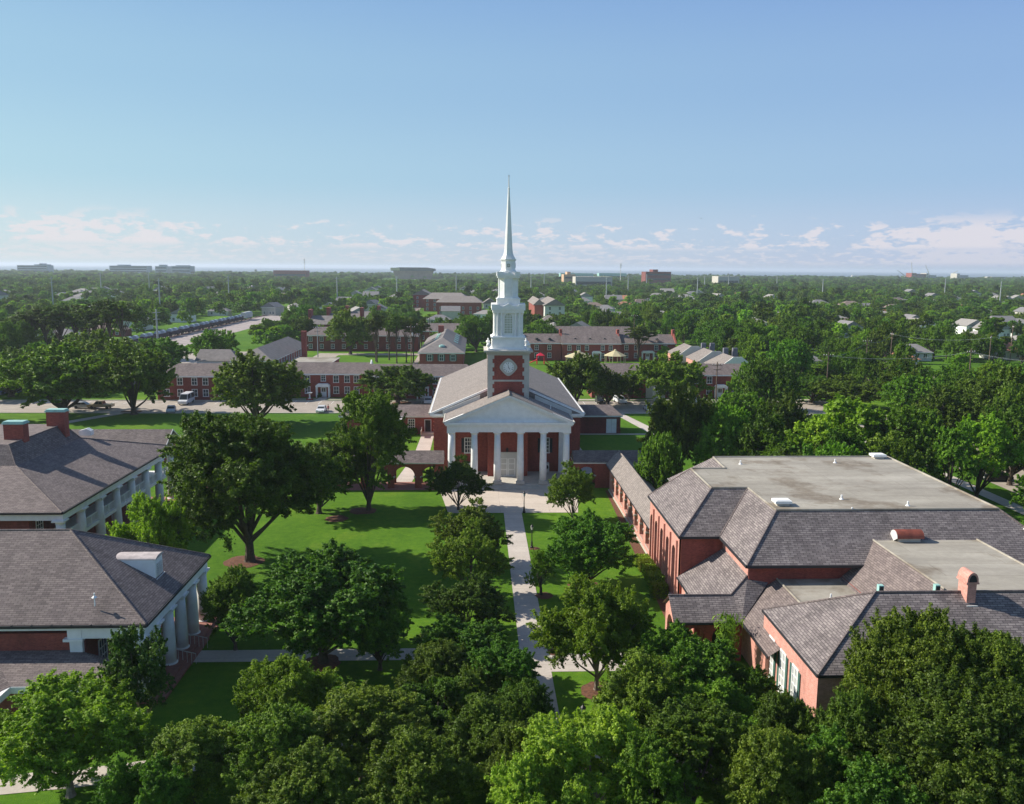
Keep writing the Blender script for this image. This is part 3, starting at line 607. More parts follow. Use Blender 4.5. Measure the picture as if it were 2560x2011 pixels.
# ================================================================== the setting: ground, water, streets, paths
def sheet(name, pts, z, mat, kind='structure', label=None):
    b = MB(); b.poly(*[(x, y, z) for x, y in pts]); o = b.build(name, mat); return tag(o, label, kind=kind)
sheet('ground', [(-14000, -500), (15000, -500), (15000, 20000), (-14000, 20000)], 0.0, MT['grass'])
mt, t_, b_ = new_mat('lake_water'); b_.inputs['Base Color'].default_value = (0.10, 0.13, 0.16, 1); b_.inputs['Roughness'].default_value = 0.35
bump(t_, b_, noise(t_, 0.05, 4), 0.4, 0.5); MT['water'] = mt
lk = MB(); lk.poly((-14000, 3650, 0.6), (900, 3500, 0.6), (1500, 3900, 0.6), (3200, 4300, 0.6), (15000, 5200, 0.6), (15000, 20000, 0.6), (-14000, 20000, 0.6)); tag(lk.build('lake', MT['water']), kind='structure')
PZ = 0.02
sheet('walk_path', [(3.74, 30), (6.1, 30), (6.1, 111.0), (3.74, 111.0)], PZ, MT['path'])
sheet('plaza', [(-3.6, 111.0), (13.6, 111.0), (14.9, 123.0), (-5.2, 123.0)], PZ + 0.004, MT['plaza'])
sheet('cross_path_left', [(-23.6, 67.7), (3.738, 67.7), (3.738, 69.9), (-23.6, 69.9)], PZ, MT['path'])
sheet('cross_path_right', [(6.102, 65.3), (16.0, 65.3), (16.2, 68.6), (6.102, 68.6)], PZ, MT['path'])
cp = MB(); cpts = [(-40, 50.2), (-30, 50.8), (-24.5, 51.6), (-20, 52.6), (-14, 54.2), (-6, 54.3), (3.7, 54.0)]
for (a, b) in zip(cpts[:-1], cpts[1:]): cp.poly((a[0], a[1] - 1.1, PZ + .008), (b[0], b[1] - 1.1, PZ + .008), (b[0], b[1] + 1.1, PZ + .008), (a[0], a[1] + 1.1, PZ + .008))
cp.poly((6.12, 52.6, PZ + .008), (16, 50.6, PZ + .008), (16, 53, PZ + .008), (6.12, 55, PZ + .008)); tag(cp.build('curved_path', MT['path']), kind='structure')
# arcade floors and the strip of soil beside the side arcade
sheet('arcade_paving', [(-41, 122.9), (-5.3, 122.9), (-5.3, 127.8), (-41, 127.8)], 0.03, MT['brickpave'])
sheet('soil_strip', [(17.3, 66.0), (19.3, 66.0), (19.3, 122.5), (18.9, 122.5)], 0.016, MT['mulch'])
# church surroundings
sheet('church_side_path', [(-12.2, 127.8), (-9.6, 127.8), (-8.0, 146), (-8.0, 165.2), (-10.4, 165.2), (-10.6, 146)], PZ, MT['path'])
sheet('wing_front_path', [(17.2, 165.3), (36, 165.3), (36, 166.3), (17.2, 166.3)], PZ, MT['path'])
sheet('church_foot_path', [(17.0, 133), (19.4, 133), (18.6, 165.29), (17.4, 165.29)], PZ, MT['path'])
sheet('side_lawn_path', [(34.5, 165.29), (37.2, 165.29), (32.4, 192.4), (30.4, 192.4)], PZ + .003, MT['path'])
# street and parking, kerbs, verge path
KERB = MB()
sheet('street', [(-135, 190.3), (90, 190.3), (90, 208.0), (-135, 208.0)], 0.012, MT['street'])
for (xa, xb, ya, yb) in ((-135, 90, 189.9, 190.25), (-135, 90, 208.05, 208.4)): KERB.box(xa, xb, ya, yb, -0.1, 0.14)
KERB.box(23, 30, 200.0, 200.3, 0.0, 0.13); tag(KERB.build('kerb', MT['lime']), kind='structure')
pl = MB()
for i in range(60): pl.box(-124 + i * 3.0, -123.9 + i * 3.0, 203.2, 207.9, 0.013, 0.018)
tag(pl.build('parking_lines', MT['white']), kind='structure')
sheet('verge_path', [(-70, 210.2), (84, 210.2), (84, 211.6), (-70, 211.6)], PZ, MT['path'])
for i, (x0, x1) in enumerate([(-38.6, -36.4), (-14.4, -12.0), (44.5, 46.2), (60.6, 62.8), (34, 35.2)]): sheet('door_path', [(x0, 208.4), (x1, 208.4), (x1, 214.0), (x0, 214.0)], PZ + .006, MT['path'])
sheet('lawn_path', [(-95, 160), (-92.5, 160), (-76, 190), (-79, 190)], PZ, MT['path'])
sheet('side_street', [(78, 60), (96, 60), (92, 189.9), (80, 189.9)], 0.012, MT['street'])
sheet('side_pavement', [(72.5, 60), (75.2, 60), (75.6, 189.8), (73.6, 189.8)], PZ, MT['path'])
sheet('car_park', [(-112, 236), (-78, 236), (-70, 262), (-80, 330), (-112, 330)], 0.014, MT['street'])
sheet('courtyard_drive', [(-58, 252), (-20, 252), (-19, 325), (-58, 325)], 0.010, MT['street'])
sheet('pine_green', [(-50, 282), (-21, 282), (-21, 318), (-50, 318)], 0.018, MT['grass'])
sheet('far_road', [(-38, 395), (-34, 395), (-50, 900), (-56, 900)], 0.014, MT['street'])
bright = MB()
sheet('railway_ballast', [(-141, 215), (-117, 215), (-116, 620), (-139, 620)], 0.02, MT['gravel'])
tr_ = MB()
for xx in (-137.7, -136.3): tr_.box(xx - 0.04, xx + 0.04, 215, 620, 0.1, 0.28)
tag(tr_.build('railway_rails', MT['rust']), kind='structure')

def mulch(x, y, r):
    b = MB(); n = 20; rr = random.Random(int(x * 31 + y)); c = [(x + r * rr.uniform(.88, 1.1) * math.cos(6.283 * k / n), y + r * rr.uniform(.88, 1.1) * math.sin(6.283 * k / n), 0.03) for k in range(n)]
    b.poly(*c); b.poly(*[(x + (a - x) * .5, y + (d - y) * .5, 0.12) for a, d, _ in c])
    for k in range(n):
        a, d = c[k], c[(k + 1) % n]; b.poly(a, d, (x + (d[0] - x) * .5, y + (d[1] - y) * .5, .12), (x + (a[0] - x) * .5, y + (a[1] - y) * .5, .12))
    tag(b.build('mulch_bed', MT['mulch']), kind='structure')
for (x, y, r) in [(-25.3, 92.3, 2.1), (-14.9, 112.2, 1.8), (-17.8, 108.6, 1.5), (-3.8, 72.7, 1.1), (11.05, 84.1, 1.7), (9.56, 62.0, 1.6), (6.9, 54.6, 1.3), (6.8, 81.6, .9), (-12.6, 67.3, 1.6), (12.3, 107, 1.2), (-17.6, 205, 2.4), (-2.6, 90, 1), (-2.7, 82, 1), (-75.8, 191.7, 2.3), (6.8, 96.2, .6), (6.9, 68.9, .8)]: mulch(x, y, r)

# ================================================================== windows shared by many buildings
WIN = {}
def window(parent, x, y, z, w, h, facing='S', cols=2, rows=3, shutters=None, arched=False, name='window', glass='glass', frame='white', d=0.06, sillw=True):
    """window whose foot centre is (x, y, z); facing is the outward normal"""
    key = (w, h, cols, rows, shutters, arched, glass, frame)
    if key not in WIN:
        b = MB(); t = min(0.11, w * 0.11)
        zt = h - (w / 2 if arched else 0)
        b.box(-w / 2 - t, -w / 2, -d, 0.02, 0, zt); b.box(w / 2, w / 2 + t, -d, 0.02, 0, zt)
        if sillw: b.box(-w / 2 - t - .06, w / 2 + t + .06, -d - .05, 0.02, -0.12, 0)
        if arched:
            n = 12; r0, r1 = w / 2, w / 2 + t
            for k in range(n):
                a0, a1 = math.pi * k / n, math.pi * (k + 1) / n
                q = [(r0 * math.cos(a0), -d, zt + r0 * math.sin(a0)), (r1 * math.cos(a0), -d, zt + r1 * math.sin(a0)), (r1 * math.cos(a1), -d, zt + r1 * math.sin(a1)), (r0 * math.cos(a1), -d, zt + r0 * math.sin(a1))]
                b.prism(q, (0, d + .02, 0))
        else: b.box(-w / 2 - t, w / 2 + t, -d, 0.02, h, h + t)
        mw = max(0.025, w * 0.028)
        for k in range(1, cols):
            xx = -w / 2 + w * k / cols; b.box(xx - mw, xx + mw, -d + .012, -0.012, 0, h if not arched else zt + math.sqrt(max(0, (w / 2) ** 2 - xx ** 2)) - .01)
        for k in range(1, rows):
            zz = h * k / rows; hw = w / 2 if zz <= zt else math.sqrt(max(0.001, (w / 2) ** 2 - (zz - zt) ** 2)); b.box(-hw, hw, -d + .015, -0.015, zz - mw, zz + mw)
        g = MB()
        if arched: g.poly(*([(-w / 2, -.01, 0), (w / 2, -.01, 0)] + [(w / 2 * math.cos(math.pi * k / 12), -.01, zt + w / 2 * math.sin(math.pi * k / 12)) for k in range(13)]))
        else: g.poly((-w / 2, -.01, 0), (w / 2, -.01, 0), (w / 2, -.01, h), (-w / 2, -.01, h))
        sh = None
        if shutters:
            sh = MB(); sw = w * 0.38; sh.box(-sw / 2, sw / 2, -0.07, 0.0, 0, h)
            for k in range(int(h / 0.16)): sh.box(-sw / 2 + .05, sw / 2 - .05, -0.085, -0.071, 0.06 + k * .16, 0.15 + k * .16)
            sh = sh.mesh('shutter', MT[shutters])
        WIN[key] = (b.mesh('window_frame', MT[frame]), g.mesh('pane', MT[glass]), sh)
    fr, pa, sh = WIN[key]; rz = {'S': 0, 'W': -math.pi / 2, 'E': math.pi / 2, 'N': math.pi}[facing]
    px, py, pz = parent_loc(parent)
    o = link(name, fr, parent, (x - px, y - py, z - pz), rz); link('pane', pa, o)
    if sh:
        for s in (-1, 1): link('shutter', sh, o, (s * (w / 2 + 0.12 + w * .19), 0, 0))
    return o
def parent_loc(p):
    l = [0, 0, 0]
    while p is not None:
        l = [a + b for a, b in zip(l, p.location)]; p = p.parent
    return l
def column_profile(r, z0, z1):
    h = z1 - z0
    return [(r * 1.0, z0), (r * 1.0, z0 + h * .3), (r * .93, z0 + h * .65), (r * .83, z1)]
def add_column(parent, x, y, z0, z1, r, ped=0.0, square_base=True, name='column'):
    b = MB(); b.lathe(x, y, column_profile(r, z0 + ped + .12, z1 - .42), 20)
    c = b.build(name, MT['white'], parent, smooth=False)
    for p in c.data.polygons: p.use_smooth = abs(p.normal.z) < .5
    b = MB(); b.lathe(x, y, [(r * .83, z1 - .42), (r * .95, z1 - .38), (r * .86, z1 - .34), (r * .86, z1 - .24), (r * 1.12, z1 - .16)], 20); b.cbox(x, y, z1 - .16, z1, r * 2.35, r * 2.35); b.build('capital', MT['white'], c)
    b = MB(); b.lathe(x, y, [(r * 1.18, z0 + ped), (r * 1.2, z0 + ped + .06), (r * 1.02, z0 + ped + .12)], 20)
    if ped: b.cbox(x, y, z0, z0 + ped, r * 2.5, r * 2.5)
    b.build('base', MT['lime' if ped else 'white'], c); return c
def caps(parent, lines, mat='shingle_light', r=0.11, name='ridge_cap'):
    b = MB()
    for p, q in lines: b.tube(p, q, r, r, 6)
    return b.build(name, MT[mat], parent)

# ================================================================== the church
CXX = 4.88
ch = thing('church', 'red brick church with white columned portico, clock tower and tall white steeple', 'church', (CXX, 150, 0))
b = MB(); b.box(-6.4, 16.16, 132, 174, 0, 9.25); body = b.build('wall', MT['brick'], ch)
b = MB()                                          # rusticated corner bands
for x in (-6.43, 16.19):
    for k in range(13):
        z = .3 + k * .64; s = 1 if x > 0 else -1
        b.box(*sorted((x + s * 0.04, x - s * 1.0)), 131.94, 132.9, z, z + .5)
b.build('quoin', MT['brick'], ch)
b = MB(); b.ring(-6.65, 16.41, 131.75, 174.25, 9.2, 9.45, .5); b.ring(-6.95, 16.71, 131.45, 174.55, 9.45, 9.8, .8); b.build('entablature', MT['white'], ch)
# main roof (gable with ridge front to back, hipped a little at the rear)
x0, x1, y0, y1, ze, zr = -7.05, 16.8, 131.5, 174.7, 9.86, 15.0
b = MB(); b.hip(x0, x1, y0, y1, ze, zr, 'y', 0.0, 0.0); rf = b.build('roof', MT['shingle_light'], ch)
b = MB()
for s in (-1, 1):
    xe = CXX + s * (x1 - CXX); b.prism([(xe, y0 - .02, ze - .28), (xe, y0 - .02, ze + .03), (CXX, y0 - .02, zr + .08), (CXX, y0 - .02, zr - .24)], (0, .34, 0))
    b.box(*sorted((xe, xe - s * 0.16)), y0, y1, ze - .2, ze + .10)
b.build('rake_trim', MT['white'], ch)
b = MB()
for s in (-1, 1): b.prism([(CXX + s * 4.2, 131.2, 12.05), (CXX + s * 9.9, 131.2, 9.7), (CXX + s * 9.9, 131.2, 10.35), (CXX + s * 4.2, 131.2, 12.75)], (0, .3, 0))
b.build('gable_band', MT['offwhite'], ch)
# tower shaft
tx0, tx1, ty0, ty1 = 1.78, 8.00, 128.8, 135.0
b = MB(); b.box(tx0 + .08, tx1 - .08, ty0 + .06, ty1, 0.5, 19.1); tw = b.build('tower', MT['brick'], ch)
for s in (0, 1):
    for f in (0, 1):
        b = MB()
        for k in range(13):
            z = 11.0 + k * .63; wq = 0.98 if k % 2 == 0 else 0.72; xa = tx0 if s == 0 else tx1 - wq; ya = ty0 if f == 0 else ty1 + .04 - wq
            b.box(xa, xa + wq, ya, ya + wq, z, z + (.63 if k < 12 else .54))
            b.box(xa - .015, xa + wq + .015, ya - .015, ya + wq + .015, z + .05, z + .57)
        b.build('quoin', MT['lime'], tw)
b = MB(); b.ring(tx0 + .72, tx1 - .72, ty0 + .01, ty1 + .02, 15.17, 15.42, .25); b.build('belt_course', MT['lime'], tw)
b = MB(); b.ring(tx0 - .02, tx1 + .02, ty0 - .02, ty1 + .06, 19.1, 19.35, .3)
b.cbox(CXX, 131.9, 19.35, 19.6, 6.6, 6.6)
for k in range(22):
    for yy in (ty0 - .14, ty1 + .1): b.box(tx0 - .05 + k * .292, tx0 + .09 + k * .292, yy, yy + .1, 19.2, 19.34)
    b.box(tx0 - .14, tx0 - .03, ty0 + k * .285, ty0 + .14 + k * .285, 19.2, 19.34)
b.cbox(CXX, 131.9, 19.6, 19.85, 7.3, 7.3); b.build('cornice', MT['lime'], tw)
# clock
ck = MB(); n = 48; cxk, czk, yk = CXX + .02, 17.33, ty0 + .05
def quat(r0, a): return r0 * (1 + 0.075 * math.cos(4 * a) + 0.01 * math.cos(8 * a))
ck.prism([(cxk + quat(1.21, 6.2832 * k / n) * math.cos(6.2832 * k / n), yk, czk + quat(1.21, 6.2832 * k / n) * math.sin(6.2832 * k / n)) for k in range(n)], (0, -.18, 0)); clk = ck.build('clock', MT['lime'], tw)
b = MB(); b.prism([(cxk + .80 * math.cos(6.2832 * k / n), yk - .18, czk + .80 * math.sin(6.2832 * k / n)) for k in range(n)], (0, -.04, 0)); b.build('dial', MT['white'], clk)
b = MB()
def stroke(p, q, w, y):
    p = Vector((p[0], 0, p[1])); q = Vector((q[0], 0, q[1])); d = (q - p).normalized(); s = Vector((-d.z, 0, d.x)) * w / 2
    b.prism([(cxk + v.x, y, czk + v.z) for v in (p - s, q - s, q + s, p + s)], (0, -.02, 0))
ROM = {1: 'I', 2: 'II', 3: 'III', 4: 'IIII', 5: 'V', 6: 'VI', 7: 'VII', 8: 'VIII', 9: 'IX', 10: 'X', 11: 'XI', 12: 'XII'}
for hnum, txt in ROM.items():
    a = math.pi / 2 - hnum * math.pi / 6; rd = Vector((math.cos(a), math.sin(a))); tg = Vector((math.sin(a), -math.cos(a)))
    wd = {'I': .045, 'V': .085, 'X': .085}; tot = sum(wd[c] for c in txt); u = -tot / 2
    for c in txt:
        w = wd[c]; c0 = u + w / 2
        def pt(du, r): q = rd * r + tg * (c0 + du); return (q.x, q.y)
        if c == 'I': stroke(pt(0, .56), pt(0, .72), .026, yk - .221)
        elif c == 'V': stroke(pt(-.03, .72), pt(0, .56), .026, yk - .221); stroke(pt(.03, .72), pt(0, .56), .015, yk - .224)
        else: stroke(pt(-.03, .72), pt(.03, .56), .026, yk - .221); stroke(pt(.03, .72), pt(-.03, .56), .015, yk - .224)
        u += w
b.build('numerals', MT['iron'], clk)
b = MB()
for mins, L_, w in ((58, .56, .045), (None, .36, .065)):
    a = math.pi / 2 - (mins / 60 * 2 * math.pi if mins else 4.96 / 12 * 2 * math.pi); stroke((-.1 * math.cos(a), -.1 * math.sin(a)), (L_ * math.cos(a), L_ * math.sin(a)), w, yk - (.245 if mins else .27))
b.build('hands', MT['iron'], clk)
# white steeple
W = MT['white']; yc = 131.9
sp = MB()
def sq(hw, za, zb, m_=None, ch_=0.0): (m_ or sp).cbox(CXX, yc, za, zb, 2 * hw, 2 * hw)
sq(2.95, 19.85, 20.05); sq(2.42, 20.05, 21.45); sq(2.5, 21.45, 21.62); sq(2.62, 21.62, 21.78); sq(2.35, 21.78, 21.95)
for (nx_, ny_) in ((0, -1), (-1, 0), (1, 0)):
    for k in (-1, 0, 1):
        if ny_: sp.box(CXX + k * 1.5 - .62, CXX + k * 1.5 + .62, yc - 2.46, yc - 2.42, 20.3, 21.25)
        else: sp.box(*sorted((CXX + nx_ * 2.42, CXX + nx_ * 2.46)), yc + k * 1.5 - .62, yc + k * 1.5 + .62, 20.3, 21.25)
stp = sp.build('steeple', W, ch)
bl = MB(); sq(1.95, 21.95, 25.35, bl)
for sx in (-1, 1):
    for sy in (-1, 1):
        bl.cbox(CXX + sx * 1.72, yc + sy * 1.72, 21.95, 25.35, .62, .62)
for s in (-1, 1):                                   # pilasters flanking each arched opening
    for q in (-1, 1):
        for off in (1.05, 1.62):
            bl.lathe(CXX + q * off, yc + s * 2.08, [(.17, 21.95), (.15, 22.1), (.13, 25.0), (.19, 25.2), (.2, 25.35)], 10)
            bl.lathe(CXX + s * 2.08, yc + q * off, [(.17, 21.95), (.15, 22.1), (.13, 25.0), (.19, 25.2), (.2, 25.35)], 10)
sq(2.32, 25.35, 25.75, bl); sq(2.5, 25.75, 25.95, bl); sq(2.42, 25.95, 26.45, bl)
for sx in (-1, 1):
    for sy in (-1, 1): bl.cbox(CXX + sx * 1.98, yc + sy * 1.98, 25.95, 26.62, 1.05, 1.05)
for (dx, dy) in ((0, -1), (0, 1), (-1, 0), (1, 0)):
    if dy: bl.prism([(CXX - 1.45, yc + dy * 2.56, 25.95), (CXX + 1.45, yc + dy * 2.56, 25.95), (CXX, yc + dy * 2.56, 26.78)], (0, -dy * .9, 0))
    else: bl.prism([(CXX + dx * 2.56, yc - 1.45, 25.95), (CXX + dx * 2.56, yc + 1.45, 25.95), (CXX + dx * 2.56, yc, 26.78)], (-dx * .9, 0, 0))
bel = bl.build('belfry', W, stp)
for fc, (x, y) in (('S', (CXX, yc - 1.955)), ('W', (CXX - 1.955, yc)), ('E', (CXX + 1.955, yc))): window(stp, x, y, 22.3, 1.12, 2.95, fc, 5, 8, None, True, glass='glass_cream')
s3 = MB(); sq(1.72, 26.45, 27.3, s3); sq(1.8, 27.3, 27.45, s3); sq(1.62, 27.45, 27.6, s3)
s3.lathe(CXX, yc, [(1.52, 27.6), (1.52, 30.5)], 8, math.pi / 8)
for k in range(8):
    a = math.pi / 8 + k * math.pi / 4; s3.lathe(CXX + 1.5 * math.cos(a), yc + 1.5 * math.sin(a), [(.13, 27.6), (.1, 27.8), (.09, 30.3), (.13, 30.5)], 8)
s3.cbox(CXX, yc - 1.41, 27.95, 30.2, .95, .1); s3.cbox(CXX - 1.41, yc, 27.95, 30.2, .1, .95); s3.cbox(CXX + 1.41, yc, 27.95, 30.2, .1, .95)
for k in range(11): s3.cbox(CXX, yc - 1.47, 28.05 + k * .19, 28.13 + k * .19, .75, .06); s3.cbox(CXX - 1.47, yc, 28.05 + k * .19, 28.13 + k * .19, .06, .75)
sq(1.62, 30.5, 30.75, s3); sq(1.72, 30.75, 30.87, s3)
for sx in (-1, 1):
    for sy in (-1, 1): s3.cbox(CXX + sx * 1.32, yc + sy * 1.32, 30.87, 31.4, .8, .8)
sq(1.3, 30.87, 31.45, s3)
for (dx, dy) in ((0, -1), (0, 1), (-1, 0), (1, 0)):
    if dy: s3.prism([(CXX - 1.0, yc + dy * 1.75, 30.87), (CXX + 1.0, yc + dy * 1.75, 30.87), (CXX, yc + dy * 1.75, 31.38)], (0, -dy * .6, 0))
    else: s3.prism([(CXX + dx * 1.75, yc - 1.0, 30.87), (CXX + dx * 1.75, yc + 1.0, 30.87), (CXX + dx * 1.75, yc, 31.38)], (-dx * .6, 0, 0))
s3.build('octagonal_stage', W, stp)
s4 = MB(); s4.lathe(CXX, yc, [(1.25, 31.45), (1.25, 31.62), (1.12, 31.7), (1.12, 33.0), (1.2, 33.05), (1.26, 33.2), (1.26, 33.3)], 8, math.pi / 8); lan = s4.build('lantern', W, stp)
for fc in ('S', 'W', 'E'):
    b = MB(); n = 20; dd = 1.12 * math.cos(math.pi / 8) + .01
    ring = MB()
    for k in range(n):
        a0, a1 = 6.2832 * k / n, 6.2832 * (k + 1) / n
        ring.prism([(.27 * math.cos(a0), -dd - .06, .27 * math.sin(a0)), (.38 * math.cos(a0), -dd - .06, .38 * math.sin(a0)), (.38 * math.cos(a1), -dd - .06, .38 * math.sin(a1)), (.27 * math.cos(a1), -dd - .06, .27 * math.sin(a1))], (0, .06, 0))
    ring.box(-.02, .02, -dd - .05, -dd - .02, -.27, .27); ring.box(-.27, .27, -dd - .052, -dd - .022, -.02, .02)
    b.poly(*[(.27 * math.cos(6.2832 * k / n), -dd - .012, .27 * math.sin(6.2832 * k / n)) for k in range(n)])
    rz = {'S': 0, 'W': -math.pi / 2, 'E': math.pi / 2}[fc]; pl_ = parent_loc(stp)
    o = link('round_window', ring.mesh('round_window', W), stp, (CXX - pl_[0], yc - pl_[1], 32.35 - pl_[2]), rz); link('pane', b.mesh('pane', MT['glass_cream']), o)
s5 = MB(); s5.lathe(CXX, yc, [(1.14, 33.3), (1.08, 33.42), (.78, 34.0), (.66, 34.6), (.14, 43.5), (.19, 43.55), (.19, 43.68), (.09, 43.75)], 8, math.pi / 8); s5.build('spire', W, stp)
s6 = MB(); s6.tube((CXX, yc, 43.7), (CXX, yc, 45.3), .085, .05, 8); s6.lathe(CXX, yc, [(.02, 45.25), (.11, 45.33), (.02, 45.42)], 8); s6.box(CXX - .16, CXX + .16, yc - .03, yc + .03, 45.42, 45.47); s6.tube((CXX, yc, 45.4), (CXX, yc, 45.62), .02, .02, 5); s6.build('finial', MT['offwhite'], stp)
um = MB(); um.lathe(0, 0, [(.26, 0), (.26, .25), (.14, .3), (.12, .42), (.30, .62), (.34, .85), (.25, 1.0), (.10, 1.06), (.14, 1.2), (.03, 1.38)], 14); ume = um.mesh('urn', W, smooth=False)
for sx in (-1, 1):
    for sy in (-1, 1): link('urn', ume, stp, (sx * 2.95, yc - 150 + sy * 2.95, 19.85))
# portico
b = MB()
for k in range(5): b.box(-4.6 - .32 * k, 14.36 + .32 * k, 124.0 - .36 * k, 132.0, 0.0 if k == 4 else .6 - .15 * (k + 1) + .001, .62 - .15 * k if k else .62) if k < 4 else None
b.build('steps', MT['lime'], ch)
for i in range(6): add_column(ch, -3.55 + 3.372 * i, 124.55, .62, 8.38, .52, .42)
for x in (-3.55, 13.31):
    b = MB(); b.box(x - .42, x + .42, 131.5, 131.98, .62, 8.38); b.build('pilaster', W, ch)
b = MB(); b.box(-4.15, 13.9, 123.95, 124.95, 8.38, 9.3); b.box(-4.15, -3.15, 124.95, 131.98, 8.38, 9.3); b.box(12.9, 13.9, 124.95, 131.98, 8.38, 9.3); b.box(-3.15, 12.9, 124.95, 131.98, 9.0, 9.25)
b.box(-4.35, 14.1, 123.75, 131.4, 9.3, 9.5); b.box(-4.5, 14.25, 123.6, 131.4, 9.5, 9.84); b.build('portico_entablature', W, ch)
zp, px0, px1 = 13.85, -4.5, 14.25; sl = (zp - 9.9) / (px1 - CXX)
b = MB(); b.poly((px0 + .5, 124.15, 9.84), (px1 - .5, 124.15, 9.84), (CXX, 124.15, zp - .42)); b.build('tympanum', W, ch)
b = MB()
for s in (-1, 1):
    xe = CXX + s * (px1 - CXX); b.prism([(xe, 123.6, 9.84), (xe, 123.6, 9.98), (CXX, 123.6, zp), (CXX, 123.6, zp - .34), (xe - s * .75, 123.6, 9.84)], (0, .5, 0))
    b.prism([(xe - s * .9, 123.85, 9.845), (CXX, 123.85, zp - .40), (CXX, 123.85, zp - .62), (xe - s * 1.4, 123.85, 9.845)], (0, .3, 0))
b.build('raking_cornice', W, ch)
b = MB(); b.poly((px0 - .05, 123.5, 9.93), (CXX, 123.5, zp + .06), (CXX, 131.9, zp + .06), (px0 - .05, 131.9, 9.93)); b.poly((px1 + .05, 123.5, 9.93), (CXX, 123.5, zp + .06), (CXX, 131.9, zp + .06), (px1 + .05, 131.9, 9.93))
b.build('portico_roof', MT['shingle_light'], ch)
caps(ch, [((CXX, 123.45, zp + .08), (CXX, 128.9, zp + .08))], 'shingle_light', .1)
b = MB(); b.tube((px0 - .1, 123.5, 9.88), (px0 - .1, 131.5, 9.88), .12); b.tube((px1 + .1, 123.5, 9.88), (px1 + .1, 131.5, 9.88), .12); b.tube((x0 - .08, 131.6, 9.8), (x0 - .08, 174.6, 9.8), .12); b.tube((x1 + .08, 131.6, 9.8), (x1 + .08, 174.6, 9.8), .12); b.build('gutter', MT['lime'], ch)
b = MB(); b.box(CXX - 1.15, CXX + 1.15, ty0 - .02, ty0 + .04, .62, 3.45); dr = b.build('door', W, ch)
b = MB(); b.box(CXX - 1.4, CXX - 1.15, ty0 - .12, ty0 + .04, .62, 3.45); b.box(CXX + 1.15, CXX + 1.4, ty0 - .12, ty0 + .04, .62, 3.45); b.box(CXX - 1.45, CXX + 1.45, ty0 - .16, ty0 + .04, 3.45, 4.25)
b.box(CXX - 1.6, CXX + 1.6, ty0 - .3, ty0 + .04, 4.25, 4.4); b.box(CXX - .03, CXX + .03, ty0 - .04, ty0 - .021, .62, 3.45)
for sx in (-1, 1):
    for (za, zb) in ((.8, 1.6), (1.75, 2.5), (2.65, 3.3)): b.box(*sorted((CXX + sx * .2, CXX + sx * .98)), ty0 - .045, ty0 - .021, za, zb)
b.build('door_frame', MT['offwhite'], dr)
b = MB(); b.tube((CXX - .1, ty0 - .05, 4.9), (CXX - .1, ty0 - .5, 4.9), .03); b.lathe(CXX - .1, ty0 - .5, [(.05, 4.5), (.16, 4.6), (.2, 4.95), (.05, 5.15)], 6); b.build('lantern', MT['iron'], ch)
for xx in (-1.05, 10.81): window(ch, xx, 131.98, 3.65, 1.15, 2.25, 'S', 3, 4, 'shutdark')
for sx in (-1, 1):
    xx = CXX + sx * 5.95; b = MB(); b.box(xx - .55, xx + .55, 130.7, 131.3, .72, 2.25); ac = b.build('air_conditioner', MT['offwhite'], None); tag(ac, 'white box air conditioner with round fan on the %s side of the church porch' % ('left' if sx < 0 else 'right'), 'air conditioner', 'air conditioners in the church porch')
    b = MB(); b.prism([(xx + .1 + .34 * math.cos(6.2832 * k / 20), 130.69, 1.62 + .34 * math.sin(6.2832 * k / 20)) for k in range(20)], (0, -.04, 0)); b.build('fan', MT['iron'], ac)
# small pipes on the main roof
for (x, y, z) in ((11.2, 127.5, 11.4),):
    b = MB(); b.tube((x, y, z - .3), (x, y, z + .45), .06); b.build('vent_pipe', W, ch)
# wings
def wing(name, label, xa, xb, ya, yb, ze_, zr_, hipL, hipR, wall='brick', roofm='shingle'):
    w = thing(name, label, 'building', ((xa + xb) / 2, (ya + yb) / 2, 0)); b = MB(); b.box(xa, xb, ya, yb, 0, ze_); b.build('wall', MT[wall], w)
    if hipL is not None and hipL == 0: pass
    b = MB(); b.ring(xa - .35, xb + .35, ya - .35, yb + .35, ze_ - .28, ze_ - .004, .3); b.build('fascia', W, w)
    b = MB(); b.hip(xa - .4, xb + .4, ya - .4, yb + .4, ze_, zr_, 'x', hipL, hipR); b.build('roof', MT[roofm], w); return w
wl = wing('church_wing', 'low brick wing joined to the left side of the church', -26, -6.42, 166, 173.5, 3.6, 5.2, 3.5, 0)
window(wl, -12.4, 165.99, 1.0, 1.15, 1.9, 'S', 3, 4)
b = MB(); b.box(-9.75, -8.7, 165.9, 165.99, .5, 2.75); d_ = b.build('door', MT['dark'], wl); b = MB(); b.box(-9.9, -9.75, 165.85, 165.99, .5, 2.9); b.box(-8.7, -8.55, 165.85, 165.99, .5, 2.9); b.box(-9.75, -8.7, 165.85, 165.99, 2.75, 2.9); b.build('door_frame', MT['offwhite'], d_)
b = MB(); b.box(-10.4, -8.0, 164.2, 165.98, 0, .5); b.box(-10.4, -10.3, 162.0, 164.2, 0.5, 1.3); b.box(-10.4, -10.3, 164.2, 165.9, .5, 1.5); b.build('ramp', MT['lime'], wl)
b = MB(); b.box(-17.4, -13.9, 164.6, 165.98, 2.9, 3.15)
for xx in (-17.2, -14.1): b.cbox(xx, 164.8, 0, 2.9, .3, .3)
b.build('porch', W, wl)
wr = wing('church_wing', 'low brick wing with a white double door joined to the right side of the church', 16.18, 28.4, 166.6, 173.4, 3.6, 5.2, 0, 2.0, 'brick_dark')  # darker brick puts the church's shadow into the wall colour
